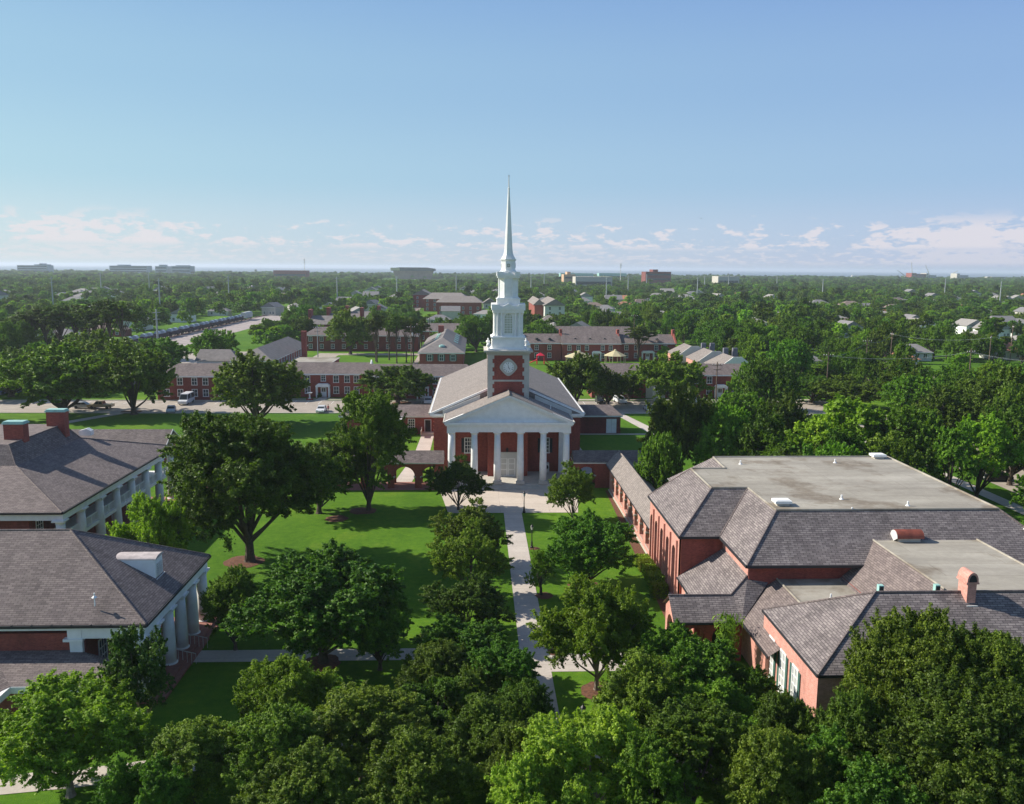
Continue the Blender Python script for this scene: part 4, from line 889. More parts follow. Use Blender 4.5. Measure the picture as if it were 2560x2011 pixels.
b = MB(); b.box(25.6, 27.6, 166.5, 166.59, .1, 2.9); d_ = b.build('door', W, wr); b = MB(); b.box(26.58, 26.62, 166.47, 166.499, .1, 2.9); b.build('door_seam', MT['lime'], d_)

# ================================================================== arcades
def arcade_x(name, label, xa, xb, ya, yb, ops_front, wall='brick'):
    a = thing(name, label, 'arcade', ((xa + xb) / 2, (ya + yb) / 2, 0))
    b = MB(); b.archwall((xa, ya), (1, 0), xb - xa, 0, 3.9, .42, ops_front); b.archwall((xa, yb - .42), (1, 0), xb - xa, 0, 3.9, .42, ops_front); b.build('arched_wall', MT[wall], a)
    b = MB(); b.ring(xa - .1, xb + .1, ya - .3, yb + .3, 3.72, 3.896, .2); b.build('fascia', W, a)
    b = MB(); b.hip(xa - .1, xb + .1, ya - .42, yb + .42, 3.9, 5.3, 'x', 0, 0); b.build('roof', MT['shingle'], a)
    b = MB()
    for (u0, u1, zb, zs) in ops_front:
        for yy in (ya,):
            for u in (u0, u1): b.box(xa + u - .16, xa + u + .16, yy - .05, yy + .46, zs - .12, zs + .06)
    b.build('impost', MT['lime'], a); return a
def opsrow(x_start, centers, half, zs): return [(c - half - x_start, c + half - x_start, 0.0, zs) for c in centers]
arcade_x('arcade', 'brick arcade running left from the church porch behind the lawn trees', -41, -4.72, 124.0, 127.6, opsrow(-41, [-6.4 - 3.95 * k for k in range(9)], 1.5, 1.75))
arcade_x('arcade', 'brick arcade running right from the church porch', 14.45, 28.5, 124.0, 127.6, opsrow(14.45, [16.3, 26.0], 1.3, 1.9), 'brick')
ar = thing('arcade', 'long pink brick arcade leading from the church to the tall arched hall', 'arcade', (20.9, 107, 0))
ops = [(c - 92.0 - 1.18, c - 92.0 + 1.18, 0.8, 2.1) for c in [94.2 + 3.57 * k for k in range(8)]]
b = MB(); b.archwall((19.5, 92.0), (0, 1), 30.6, 0, 3.75, -.42, ops); b.archwall((22.9, 92.0), (0, 1), 30.6, 0, 3.75, -.42, ops); b.build('arched_wall', MT['brick_pink'], ar)
b = MB()
for (u0, u1, zb, zs) in ops:
    for u in (u0, u1): b.box(19.44, 19.9, 92 + u - .17, 92 + u + .17, zs - .1, zs + .1)
    b.box(19.42, 19.499, 92 + u0, 92 + u1, .74, .8)
b.box(19.36, 19.499, 92.0, 122.6, 0, .16); b.build('impost', MT['lime'], ar)
b = MB(); b.hip(19.1, 23.3, 91.6, 124.9, 3.75, 5.35, 'y', 0, 0); b.build('roof', MT['shingle_light'], ar)
caps(ar, [((21.2, 91.6, 5.38), (21.2, 125.2, 5.38))])
b = MB(); b.box(19.05, 19.15, 91.6, 123.6, 3.6, 3.76); b.build('gutter', MT['gutter'], ar)

# ================================================================== the flat roofed hall (right)
hl = thing('hall', 'big brick hall with tall arched windows and grey flat roof ringed by steep shingle slopes', 'hall', (36, 84, 0))
b = MB(); zs0 = 4.85; hw_ = .80
hops = [(c - 77.4 - hw_, c - 77.4 + hw_, .62, zs0) for c in [80.0, 82.72, 85.44, 88.16, 90.55]]
b.archwall((19.15, 77.4), (0, 1), 14.2, 0, 7.45, -.6, hops); b.box(19.15, 23.2, 77.4, 77.9, 0, 7.45); b.poly((19.15, 91.6, 0), (23.2, 91.6, 0), (23.2, 91.6, 7.45), (19.15, 91.6, 7.45)); b.build('wall', MT['brick_pink'], hl)
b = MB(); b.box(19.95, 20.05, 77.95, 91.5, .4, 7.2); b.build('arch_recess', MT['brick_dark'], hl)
for (u0, u1, zb, zs) in hops: window(hl, 19.94, 77.4 + (u0 + u1) / 2, .9, 1.2, 4.6, 'W', 3, 8, None, True, frame='brick_dark')
b = MB()
for c in [78.6, 81.36, 84.08, 86.8, 89.4]: b.box(18.98, 19.149, c - .14, c + .14, 0, 6.6)
b.build('pilaster', MT['brick_pink'], hl)
b = MB()
for (u0, u1, zb, zs) in hops: b.box(18.97, 19.145, 77.4 + u0 - .05, 77.4 + u1 + .05, .3, .62)
b.build('sill', MT['lime'], hl)
b = MB(); b.box(19.2, 23.6, 77.33, 77.395, 0, 7.45); b.box(23.2, 50.6, 69.7, 99, 0, 7.45); b.build('side_wall', MT['brick'], hl)
b = MB(); b.box(23.12, 23.195, 69.75, 77.3, 6.3, 7.45); b.build('sunlit_side_band', MT['brick_pink'], hl)  # pink sheet giving the wall's west face its sunlit colour
E0, T0 = 7.5, 11.0
A = [(18.9, 91.7), (18.9, 76.9), (22.7, 76.9), (22.7, 68.85), (51.1, 68.85), (51.1, 99.6), (22.7, 99.6), (22.7, 93.4), (20.6, 93.4)]
b = MB()
P = lambda p, z: (p[0], p[1], z)
t1, t2, t3, t4, t5, t6, t7, t8 = (22.95, 89.5), (22.95, 81.3), (26.55, 81.3), (26.6, 73.35), (46.8, 73.5), (47.0, 95.2), (26.9, 95.1), (26.65, 89.5)
lightside = MB(); darkside = MB()
lightside.poly(P((18.9, 91.6), E0), P((18.9, 76.9), E0), P(t2, T0), P(t1, T0)); lightside.poly(P((22.7, 76.9), E0), P((22.7, 68.85), E0), P(t4, T0), P(t3, T0)); lightside.poly(P((22.7, 99.2), E0), P((22.7, 91.6), E0), P(t8, T0), P(t7, T0))
darkside.poly(P((18.9, 76.9), E0), P((22.7, 76.9), E0), P(t3, T0), P(t2, T0)); darkside.poly(P((22.7, 68.85), E0), P((51.1, 68.85), E0), P(t5, T0), P(t4, T0)); darkside.poly(P((51.1, 68.85), E0), P((51.1, 99.4), E0), P(t6, T0), P(t5, T0))
darkside.poly(P((51.1, 99.4), E0), P((22.7, 99.2), E0), P(t7, T0), P(t6, T0)); darkside.poly(P((22.7, 91.6), E0), P((18.9, 91.6), E0), P(t1, T0), P(t8, T0))
lightside.v += []
for q in darkside.f: pass
off = len(lightside.v); lightside.v += darkside.v; lightside.f += [tuple(i + off for i in f) for f in darkside.f]
lightside.build('shingle_slope', MT['shingle_dark'], hl)
b = MB(); b.poly(*[P(t, T0 - .02) for t in (t1, t2, t3, t4, t5, t6, t7, t8)]); b.build('flat_roof', MT['flat'], hl)
caps(hl, [(P(t1, T0), P(t2, T0)), (P(t2, T0), P(t3, T0)), (P(t3, T0), P(t4, T0)), (P(t4, T0), P(t5, T0)), (P(t5, T0), P(t6, T0)), (P(t6, T0), P(t7, T0)), (P(t7, T0), P(t8, T0)), (P(t8, T0), P(t1, T0))], 'flat', .12, 'roof_edge')
caps(hl, [(P((18.9, 76.9), E0), P(t2, T0)), (P((22.7, 68.85), E0), P(t4, T0)), (P((51.1, 68.85), E0), P(t5, T0)), (P((18.9, 91.6), E0), P(t1, T0)), (P((22.7, 76.9), E0), P(t3, T0))], 'shingle', .1)
b = MB(); b.box(18.82, 18.94, 76.85, 91.6, 7.28, 7.5); b.box(18.94, 22.7, 76.78, 76.9, 7.28, 7.5); b.box(22.6, 22.72, 68.8, 76.78, 7.28, 7.5); b.box(22.72, 51.1, 68.75, 68.87, 7.28, 7.5); b.build('gutter', MT['gutter'], hl)
b = MB(); b.poly((18.9, 76.9, 7.46), (22.7, 76.9, 7.46), (22.7, 91.6, 7.46), (18.9, 91.6, 7.46)); b.poly((22.7, 68.85, 7.46), (51.1, 68.85, 7.46), (51.1, 99.5, 7.46), (22.7, 99.5, 7.46)); b.build('soffit', MT['offwhite'], hl)
def roof_unit(label, x, y, z, s=1.0):
    b = MB(); b.cbox(x, y, z - .02, z + .22 * s, 1.1 * s, .9 * s); o = b.build('roof_vent', MT['lime']); tag(o, label, 'roof vent')
    b = MB(); b.cbox(x, y, z + .22 * s, z + .45 * s, 1.5 * s, 1.2 * s); b.cbox(x, y, z + .45 * s, z + .5 * s, 1.2 * s, .9 * s); b.build('cowl', W, o); return o
roof_unit('boxy white vent near the front left corner of the big flat roof', 27.7, 75.2, 11.0); roof_unit('boxy white vent at the far edge of the big flat roof', 45.6, 94.6, 11.0)
for i, (px, py) in enumerate([(720, 165), (1205, 158), (1238, 345), (1578, 378)]):
    x, y, _ = U(1500 + px / 2.051, 1080 + py / 2.051, 11.0); b = MB(); b.lathe(x, y, [(.22, 10.97), (.16, 11.05), (.09, 11.1), (.09, 11.4)], 8); tag(b.build('vent_pipe', W), 'small white vent pipe on the big flat roof', 'vent pipe', 'vent pipes on the big flat roof')
# low roof wrapping the hall corner and the entrance loggia
lo = thing('loggia', 'brick entrance loggia with a gabled shingle roof and arched end at the hall corner', 'loggia', (19, 70, 0))
b = MB()
b.poly((18.95, 77.35, 3.72), (18.95, 68.75 + .0, 3.72), (20.3, 68.75, 5.0 - .05), (21.5, 68.75, 5.0), (23.2, 70.45, 6.2), (23.2, 77.35, 6.2))
rl = b
b = MB(); b.poly((18.95, 77.33, 3.45), (18.95, 70.7, 3.45), (21.45, 68.75, 5.0), (23.2, 70.0, 6.25), (23.2, 77.33, 6.25))
b.poly((16.15, 66.6, 3.5), (21.8, 66.6, 3.5), (25.6, 70.4, 6.2), (23.2, 70.0, 6.25), (21.45, 68.75, 5.0), (16.15, 68.75, 5.0))
b.poly((16.15, 70.9, 3.5), (16.15, 68.75, 5.0), (21.45, 68.75, 5.0), (19.0, 70.9, 3.5)); b.build('roof', MT['shingle_dark'], lo)
caps(lo, [((16.15, 68.75, 5.02), (21.45, 68.75, 5.02)), ((21.45, 68.75, 5.02), (23.2, 70.0, 6.28))], 'shingle', .08)
b = MB(); b.archwall((16.4, 67.0), (0, 1), 3.6, 0, 3.5, -.35, [(.65, 2.95, 0, 2.1)]); b.prism([(16.4, 66.95, 3.5), (16.4, 70.65, 3.5), (16.4, 68.75, 4.85)], (.3, 0, 0))
b.build('gable_wall', MT['brick_pink'], lo)
b = MB(); b.archwall((16.76, 66.9), (1, 0), 5.2, 0, 3.45, .35, [(.5, 2.1, 0, 2.1), (2.7, 4.3, 0, 2.1)]); b.archwall((16.76, 70.3), (1, 0), 2.6, 0, 3.45, .35, [(.5, 2.1, 0, 2.1)]); b.build('arched_wall', MT['brick'], lo)
b = MB(); b.box(19.4, 19.8, 70.7, 77.3, 0, 3.4); b.build('side_wall', MT['brick_pink'], lo)
for i, yy in enumerate((72.0, 73.6, 75.2)): window(lo, 19.39, yy, .9, .8, 1.9, 'W', 2, 3)
b = MB(); b.box(16.1, 21.9, 66.5, 66.6, 3.3, 3.5); b.box(16.05, 16.15, 66.6, 70.9, 3.3, 3.5) if False else None; b.box(18.86, 18.95, 70.9, 77.3, 3.28, 3.45); b.build('gutter', MT['gutter'], lo)
# small flat roofed block, large flat roofed block, front hipped block
b1 = thing('annexe', 'small flat roofed annexe with a worn shingle slope between loggia and pink gable', 'building', (28, 67, 0))
b = MB(); b.box(22.4, 31.0, 62.4, 70.6, 0, 3.45); b.build('wall', MT['brick_pink'], b1)
b = MB(); b.poly((21.85, 66.65, 3.5), (21.85, 60.2, 3.5), (23.6, 60.2, 4.65), (25.65, 62.3, 6.0), (25.65, 70.65, 6.0)); b.build('shingle_slope', MT['shingle'], b1)
b = MB(); b.poly((25.65, 61.6, 6.0), (31.0, 61.6, 6.0), (31.0, 71.0, 6.0), (25.65, 70.65, 6.0)); b.build('flat_roof', MT['flat'], b1)
caps(b1, [((25.65, 70.6, 6.02), (25.65, 62.3, 6.02)), ((25.65, 70.65, 6.02), (31.0, 71.0, 6.02))], 'flat', .09, 'roof_edge')
b = MB(); b.box(21.75, 21.86, 60.2, 66.6, 3.3, 3.5); b.build('gutter', MT['gutter'], b1)
b2 = thing('rear_block', 'flat roofed block with a rusty vent drum behind the red chimney', 'building', (39, 65, 0))
b = MB(); b.box(31.2, 47, 59.2, 70.0, 0, 6.2); b.build('wall', MT['brick'], b2)
b = MB(); b.poly((34.35, 71.3, 9.0), (30.9, 73.6, 5.9), (30.9, 58.9, 5.9), (34.35, 58.9, 9.0)); b.poly((43.5, 71.5, 9.0), (43.5, 58.9, 9.0), (48.3, 58.9, 6.3), (48.3, 73, 6.3)); b.poly((34.35, 71.3, 9.0), (43.5, 71.5, 9.0), (48.3, 73.2, 6.3), (30.9, 73.6, 5.9)); b.build('shingle_slope', MT['shingle'], b2)
b = MB(); b.poly((34.35, 58.9, 8.99), (43.5, 58.9, 8.99), (43.5, 71.5, 8.99), (34.35, 71.3, 8.99)); b.build('flat_roof', MT['flat'], b2)
caps(b2, [((34.35, 58.9, 9), (34.35, 71.3, 9)), ((34.35, 71.3, 9), (43.5, 71.5, 9)), ((43.5, 71.5, 9), (43.5, 58.9, 9))], 'flat', .1, 'roof_edge')
fb = thing('gabled_house', 'pink brick hipped building with three tall white shuttered windows at lower right', 'building', (40, 58.8, 0))
FX, FY0, FY1 = 22.66, 53.15, 64.4
b = MB(); b.box(22.76, 62, 53.3, 64.2, 0, 5.4); b.build('wall', MT['brick_pink'], fb)
b = MB(); b.poly((FX, FY1, 5.5), (FX, FY0, 5.5), (28.9, 58.8, 9.0)); b.poly((FX, FY0, 5.5), (62, FY0, 5.5), (62, 58.8, 9.0), (28.9, 58.8, 9.0)); b.poly((62, FY1, 5.5), (FX, FY1, 5.5), (28.9, 58.8, 9.0), (62, 58.8, 9.0)); b.build('roof', MT['shingle_dark'], fb)
caps(fb, [((FX, FY1, 5.5), (28.9, 58.8, 9.02)), ((FX, FY0, 5.5), (28.9, 58.8, 9.02)), ((28.9, 58.8, 9.02), (62, 58.8, 9.02))], 'shingle', .1)
b = MB(); b.box(FX - .06, FX + .05, FY0, FY1, 5.3, 5.5); b.box(FX, 62, FY0 - .06, FY0 + .05, 5.3, 5.5); b.poly((FX, FY0, 5.44), (62, FY0, 5.44), (62, FY1, 5.44), (FX, FY1, 5.44)); b.tube((23.0, 64.0, 0), (23.0, 64.0, 5.4), .06); b.build('gutter', MT['gutter'], fb)
for yy in (62.05, 59.6, 57.15): window(fb, 22.75, yy, .9, .98, 3.15, 'W', 2, 5, 'green', glass='glass_pale')
# chimney with arched cowl
cm_ = MB(); cm_.box(35.2, 35.85, 57.95, 59.15, 8.0, 9.95); chm = cm_.build('chimney', MT['brick_pink'], fb)
b = MB(); n = 10; arc = [(35.525 + .42 * math.cos(math.pi * k / n), 9.95 + (.8 if 0 < k < n else 0) * math.sin(math.pi * k / n) ** .8) for k in range(n + 1)]
b.prism([(x, 57.9, z) for x, z in arc], (0, 1.3, 0)); b.box(35.06, 35.99, 57.87, 59.23, 9.9, 10.02); b.build('arched_cowl', MT['brick_pink'], chm)
b = MB(); b.prism([(35.525 + .28 * math.cos(math.pi * k / n), 57.89, 10.06 + (.52 if 0 < k < n else 0) * math.sin(math.pi * k / n)) for k in range(n + 1)], (0, -.02, 0)); b.build('flue_opening', MT['dark'], chm)
b = MB(); b.box(35.12, 35.93, 57.7, 57.94, 8.15, 8.36); b.build('flashing', W, chm)
# rusty vent drum on the rear block
vd = thing('vent_drum', 'rusty red barrel vent with a cream end on the flat roof', 'roof vent', (37.4, 71.0, 9.0))
b = MB(); n = 14; arc = [(70.75 + .66 * math.cos(math.pi * k / n), 9.35 + .62 * math.sin(math.pi * k / n)) for k in range(n + 1)] + [(70.1, 9.15), (71.4, 9.15)][:0]
b.prism([(36.1, y, z) for y, z in arc], (2.3, 0, 0)); b.build('drum', MT['rust'], vd)
b = MB(); b.prism([(36.06, 70.75 + .64 * math.cos(math.pi * k / n), 9.36 + .58 * math.sin(math.pi * k / n)) for k in range(n + 1)], (-.03, 0, 0)); b.prism([(36.06, 71.3, 9.35), (36.06, 70.2, 9.35), (36.06, 70.75, 8.99)], (-.03, 0, 0)); b.build('end_plate', MT['offwhite'], vd)
b = MB(); b.box(36.3, 38.2, 70.35, 71.15, 8.9, 9.36); b.build('curb', MT['lime'], vd)
cn = MB(); cn.v = []; x, y = 32.5, 59.9
b = MB(); b.prism([(31.9, 60.2, 7.5), (33.0, 60.2, 7.75), (32.5, 60.2, 6.9)], (0, .9, 0)); tag(b.build('scupper_hood', MT['rust']), 'rusty pointed metal hood on the worn shingle slope', 'roof hood')
for (x, y, z, lb) in ((29.5, 59.3, 9.0, 'left'), (33.7, 59.3, 9.0, 'right')):
    b = MB(); b.cbox(x, y, z - .6, z + .38, .36, .36); v_ = b.build('roof_vent', MT['copper']); tag(v_, 'small pale green box vent, the %s of two behind the ridge' % lb, 'roof vent', 'pale green box vents'); b = MB(); b.cbox(x, y - .2, z + .0, z + .3, .26, .06); b.build('grille', MT['shutdark'], v_)
for (x, y, z, lb) in ((26.7, 61.2, 7.65, 'shingle slope of the pink gabled building'), (33.4, 73.4, 10.9, 'dark slope above the small flat roof'), (39.7, 72.0, 9.4, 'far edge of the rear flat roof'), (48.2, 71.6, 9.8, 'dark slope at the right edge')):
    b = MB(); b.tube((x, y, z - .5), (x, y, z + .32), .07); b.lathe(x, y, [(.18, z - .12), (.1, z + .02)], 8); tag(b.build('vent_pipe', W), 'white vent pipe on the ' + lb, 'vent pipe')
# clipped hedge blocks along the hall
def hedge(label, x, y, lx, ly, h):
    rs = np.random.RandomState(int(abs(x * 100 + y))); n = int(3800 * (lx * ly + 2 * h * (lx + ly)) / 14)
    side = rs.choice(3, n, p=[.4, .3, .3]); P = np.empty((n, 3)); Nn = np.zeros((n, 3)); u = rs.uniform(-.5, .5, (n, 2)); sg = rs.choice([-1, 1], n)
    P[:] = 0
    k = side == 0; P[k] = np.stack([u[k, 0] * lx, u[k, 1] * ly, np.full(k.sum(), h)], 1); Nn[k] = (0, 0, 1)
    k = side == 1; P[k] = np.stack([sg[k] * lx / 2, u[k, 0] * ly, (u[k, 1] + .5) * h], 1); Nn[k, 0] = sg[k]
    k = side == 2; P[k] = np.stack([u[k, 0] * lx, sg[k] * ly / 2, (u[k, 1] + .5) * h], 1); Nn[k, 1] = sg[k]
    P += rs.normal(size=(n, 3)) * .05; Nn += rs.normal(size=(n, 3)) * .5
    o = link('hedge', leaf_cloud('hedge', rs, P, Nn, .16, MT['leaf_hedge']), None, (x, y, 0)); tag(o, label, 'hedge', 'clipped hedges along the hall')
    b = MB(); b.box(-lx / 2 + .08, lx / 2 - .08, -ly / 2 + .08, ly / 2 - .08, 0, h - .08); q = b.build('branches', MT['bark'], o, off=(0, 0, 0)); return o
for lb, x, y, lx, ly, h in (('farthest and loosest hedge block by the hall wall', 18.2, 90.6, 1.6, 1.5, .9), ('second hedge block along the hall, nearly hidden by a branch', 18.3, 88.7, 1.5, 1.2, 1.0), ('third hedge block from the far end of the hall', 18.4, 86.6, 1.5, 1.4, 1.15),
                            ('square hedge block under the fourth hall arch', 18.35, 84.2, 1.5, 1.6, 1.25), ('nearest hedge block beside the loggia', 18.1, 81.2, 1.5, 1.4, 1.3)): hedge(lb, x, y, lx, ly, h)
hedge('low hedge half hidden below the loggia gable', 14.9, 65.2, 1.5, 1.6, 1.0)
# narrow-leaved shrub by the loggia
rs = np.random.RandomState(9); n = 1500; a = rs.uniform(0, 6.283, n); r_ = rs.uniform(0, 1, n); zz = rs.uniform(.5, 3.8, n)
P_ = np.stack([np.cos(a) * r_ * (.3 + zz * .28), np.sin(a) * r_ * (.3 + zz * .28), zz], 1); Nn = np.stack([np.cos(a), np.sin(a), np.full(n, .2)], 1) + rs.normal(size=(n, 3)) * .3
xs, ys, _ = onY(1822, 1560, 64.6)
sh = thing('shrub', 'tall spiky leaved shrub beside the loggia roof', 'shrub', (xs, ys, 0)); sh.scale = (1, 1, 1.25); link('foliage', leaf_cloud('spiky_foliage', rs, P_, Nn, .42, MT['leaf_mid'], .2), sh)
b = MB(); b.tube((0, 0, 0), (0, 0, 2.6), .12, .05); b.build('stem', MT['bark'], sh, off=(0, 0, 0))

# ================================================================== columned halls at the left
h1 = thing('columned_hall', 'front columned hall with big shingle hip roof and white barrel dormer at lower left', 'hall', (-42, 68.5, 0))
e0, e1, f0, f1, zc_, zt_ = -60.0, -23.9, 60.8, 76.2, 6.25, 11.0
b = MB(); b.box(-60, -28.6, 61.3, 75.7, 0, 5.4); b.build('wall', MT['brick'], h1)
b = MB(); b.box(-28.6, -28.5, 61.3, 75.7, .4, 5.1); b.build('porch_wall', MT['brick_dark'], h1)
b = MB(); b.box(-28.5, -23.45, 60.9, 76.1, 0, .4); b.box(-28.5, -23.0, 61.1, 75.9, 0, .2); b.build('porch_floor', MT['brickpave'], h1)
for i in range(6): add_column(h1, -24.5, 75.5 - 2.87 * i, .4, 5.1, .50)
b = MB(); b.box(-24.95, -24.1, 61.0, 76.0, 5.1, 5.75); b.box(-28.6, -24.95, 61.0, 61.7, 5.1, 5.75); b.box(-28.6, -24.95, 75.4, 76.0, 5.1, 5.75); b.box(-60, -24.0, 60.95, 61.25, 5.75, 6.0); b.box(-24.3, -24.0, 61.25, 76.1, 5.75, 6.0); b.box(-28.6, -24.95, 61.7, 75.4, 5.3, 5.4)
b.box(-29.6, -28.6, 60.95, 61.7, 5.1, 5.75); b.box(-29.9, -28.5, 60.85, 61.75, 4.9, 5.1); b.box(-29.5, -28.6, 61.0, 61.6, 2.8, 4.9); b.build('entablature', W, h1)
b = MB(); b.hip(e0, e1, f0, f1, zc_, zt_, 'x', 0, 8.5); b.build('roof', MT['shingle'], h1)
caps(h1, [((e1, f0, zc_), (-32.4, 68.5, zt_)), ((e1, f1, zc_), (-32.4, 68.5, zt_)), ((-32.4, 68.5, zt_), (-60, 68.5, zt_))], 'shingle', .08)
b = MB(); b.box(e0, e1 + .1, f0 - .14, f0 + .02, 6.02, 6.22); b.box(e1 - .02, e1 + .13, f0, f1, 6.02, 6.22)
for k in range(16): b.box(-46 + k * 1.4, -45.94 + k * 1.4, f0 - .16, f0 + .1, 6.2, 6.27)
b.build('gutter', MT['gutter'], h1)
dm = MB(); yd, wd, zt3 = 68.5, .85, 8.75                  # barrel-roofed dormer running back into the slope
dm.poly((-25.6, yd - wd, 7.15), (-25.6, yd - wd, zt3), (-28.6, yd - wd, zt3)); dm.poly((-25.6, yd + wd, 7.15), (-25.6, yd + wd, zt3), (-28.6, yd + wd, zt3)); dm.poly((-25.6, yd - wd, 7.15), (-25.6, yd + wd, 7.15), (-25.6, yd + wd, zt3), (-25.6, yd - wd, zt3)); dm.box(-25.7, -25.45, yd - wd - .08, yd + wd + .08, 7.0, 7.14)
dm.prism([(-25.6, yd + (wd) * math.cos(math.pi * k / 10), zt3 + .21 * math.sin(math.pi * k / 10)) for k in range(11)], (-.08, 0, 0)); dmo = dm.build('dormer', W, h1)
b = MB(); b.prism([(-25.48, yd + (wd + .05) * math.cos(math.pi * k / 10), zt3 + .24 * math.sin(math.pi * k / 10)) for k in range(11)], (-4.2, 0, 0)); b.build('barrel_roof', plain('dormer_lead', (0.46, 0.40, 0.38), .8, .25, 2), dmo)
b = MB()
for k in range(6): b.box(-25.53, -25.46, yd - .5, yd + .5, 7.3 + k * .18, 7.4 + k * .18)
b.build('louvre', MT['offwhite'], dmo)
x, y, _ = U(565 / 2.4018, 1300 + 440 / 2.4018, 8.2); b = MB(); b.tube((x, y, 7.2), (x, y, 8.2), .05); b.lathe(x, y, [(.2, 7.86), (.08, 7.98)], 8); tag(b.build('vent_pipe', W), 'white vent pipe on the front slope of the columned hall roof', 'vent pipe')
for yy in (64.0, 66.9, 69.8, 72.6): window(h1, -28.49, yy, 1.2, 1.2, 2.6, 'E', 3, 4)
# lower gallery roof in front of the hall
b = MB(); b.poly((-60, 61.28, 4.1), (-29.0, 61.28, 4.1), (-27.2, 60.1, 3.95), (-60, 60.1, 3.95)); b.poly((-60, 60.1, 3.95), (-27.2, 60.1, 3.95), (-25.2, 57.3, 3.3), (-31.9, 57.3, 3.3), (-34.2, 60.0, 3.95)); b.poly((-27.2, 60.1, 3.95), (-29.0, 61.2, 4.1), (-25.0, 60.6, 3.3), (-25.2, 57.3, 3.3))
b.poly((-34.2, 60.0, 3.95), (-31.9, 57.3, 3.3), (-33.8, 53.5, 3.3), (-36.5, 53.5, 3.95)); b.build('gallery_roof', MT['shingle'], h1)
b = MB(); b.box(-31.9, -25.25, 57.25, 57.6, 2.8, 3.28); b.box(-32.2, -31.9, 53.5, 57.6, 2.8, 3.28); b.box(-25.5, -25.2, 57.6, 60.5, 2.8, 3.28)
for x in (-25.5, -28.6): b.cbox(x, 57.5, 0, 2.8, .3, .3)
b.build('gallery_beam', W, h1)
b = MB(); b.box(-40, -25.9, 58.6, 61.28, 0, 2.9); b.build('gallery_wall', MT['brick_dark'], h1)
# stair railings at the porch
for y in (67.3, 70.3):
    b = MB(); b.tube((-24.0, y, 1.3), (-22.6, y, .95), .03, None, 5)
    for k in range(5): b.tube((-24.0 + k * .35, y, 0.05), (-24.0 + k * .35, y, 1.3 - k * .087), .02, None, 4)
    tag(b.build('railing', MT['offwhite']), 'low metal stair railing on the %s side of the cross path at the front columns' % ('near' if y < 69 else 'far'), 'railing', 'railings at the porch stairs')

h2 = thing('long_columned_hall', 'two storey hall with giant white columns, balcony rails and two brick chimneys', 'hall', (-55, 102, 0))
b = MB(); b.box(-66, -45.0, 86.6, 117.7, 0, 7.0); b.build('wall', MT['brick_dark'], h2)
b = MB(); b.box(-45.0, -40.9, 85.9, 118.6, 0, .3); b.build('porch_floor', MT['brickpave'], h2)
b = MB(); b.box(-45.0, -41.9, 86.2, 118.2, 3.85, 4.1); b.box(-41.9, -41.6, 86.2, 118.2, 3.75, 4.12); b.box(-47.5, -45, 86.2, 86.6, 3.75, 4.12); b.build('balcony', W, h2)
cys = [118.0 - 4.53 * i for i in range(8)]
for i, y in enumerate(cys): add_column(h2, -41.75, y, .3, 6.6, .52)
for a, c in zip(cys[1:], cys[:-1]):
    b = MB(); b.box(-41.8, -41.72, a + .5, c - .5, 5.02, 5.1); b.box(-41.8, -41.72, a + .5, c - .5, 4.2, 4.26); n = 18
    for k in range(n): yy = a + .55 + (c - a - 1.1) * k / (n - 1); b.box(-41.78, -41.74, yy - .025, yy + .025, 4.26, 5.02)
    b.box(-41.84, -41.68, (a + c) / 2 - .08, (a + c) / 2 + .08, 4.12, 5.12); b.build('balustrade', W, h2)
b = MB(); b.box(-42.2, -41.3, 85.95, 118.5, 6.6, 7.2); b.box(-48.6, -42.2, 85.95, 86.7, 6.6, 7.2); b.box(-42.2, -41.25, 85.9, 118.5, 7.2, 7.3) ; b.box(-45, -42.2, 86.7, 118.4, 6.9, 7.0); b.build('entablature', W, h2)
b = MB(); xs_, ze2 = -41.25, 7.5
S0, S1, N0, N1 = (-49.9, 94.35, 10.3), (-49.9, 109.95, 10.3), 85.75, 118.55
b.poly((xs_, N0, ze2), (xs_, N1, ze2), S1, S0); b.poly((-61, N0, ze2), (xs_, N0, ze2), S0, (-61, 94.35, 10.3)); b.poly((xs_, N1, ze2), (-68, N1, ze2), (-60, 109.95, 10.3), S1)
b.poly((-66, 88, 7.5), (-61, N0, ze2), (-61, 94.35, 10.3), (-64, 94.35, 10.3)); b.poly((-68, N1, ze2), (-66, 88, 7.5), (-60, 95, 10.3), (-60, 109.95, 10.3)); b.build('roof', MT['shingle'], h2)
b = MB(); zt2 = 12.35; q0, q1 = (-51.3, 95.9, zt2), (-51.3, 108.5, zt2)
b.poly(S0, S1, q1, q0); b.poly((-61, 94.35, 10.3), S0, q0, (-61, 95.9, zt2)); b.poly(S1, (-61, 109.95, 10.3), (-61, 108.5, zt2), q1); b.poly(q0, q1, (-61, 108.5, zt2), (-61, 95.9, zt2)); b.build('upper_roof', MT['shingle'], h2)
caps(h2, [((xs_, N0, ze2), S0), (S0, q0), ((xs_, N1, ze2), S1), (S1, q1), (q0, q1)], 'shingle', .09)
b = MB(); b.box(xs_ - .03, xs_ + .12, N0 - .05, N1 + .05, 7.3, 7.48); b.box(-61, xs_, N0 - .12, N0 + .03, 7.3, 7.48); b.build('gutter', MT['gutter'], h2)
for (y0_, y1_, xa) in ((98.6, 99.8, -53.45), (107.0, 108.1, -52.75)):
    b = MB(); b.box(xa + .2, xa + 2.4, y0_, y1_, 10.2, 14.1); c_ = b.build('chimney', MT['brick'], h2)
    b = MB(); b.box(xa + .1, xa + 2.5, y0_ - .1, y1_ + .1, 14.1, 14.28); b.box(xa + .2, xa + 2.4, y0_, y1_, 14.28, 14.42); b.build('copper_cap', MT['copper'], c_)
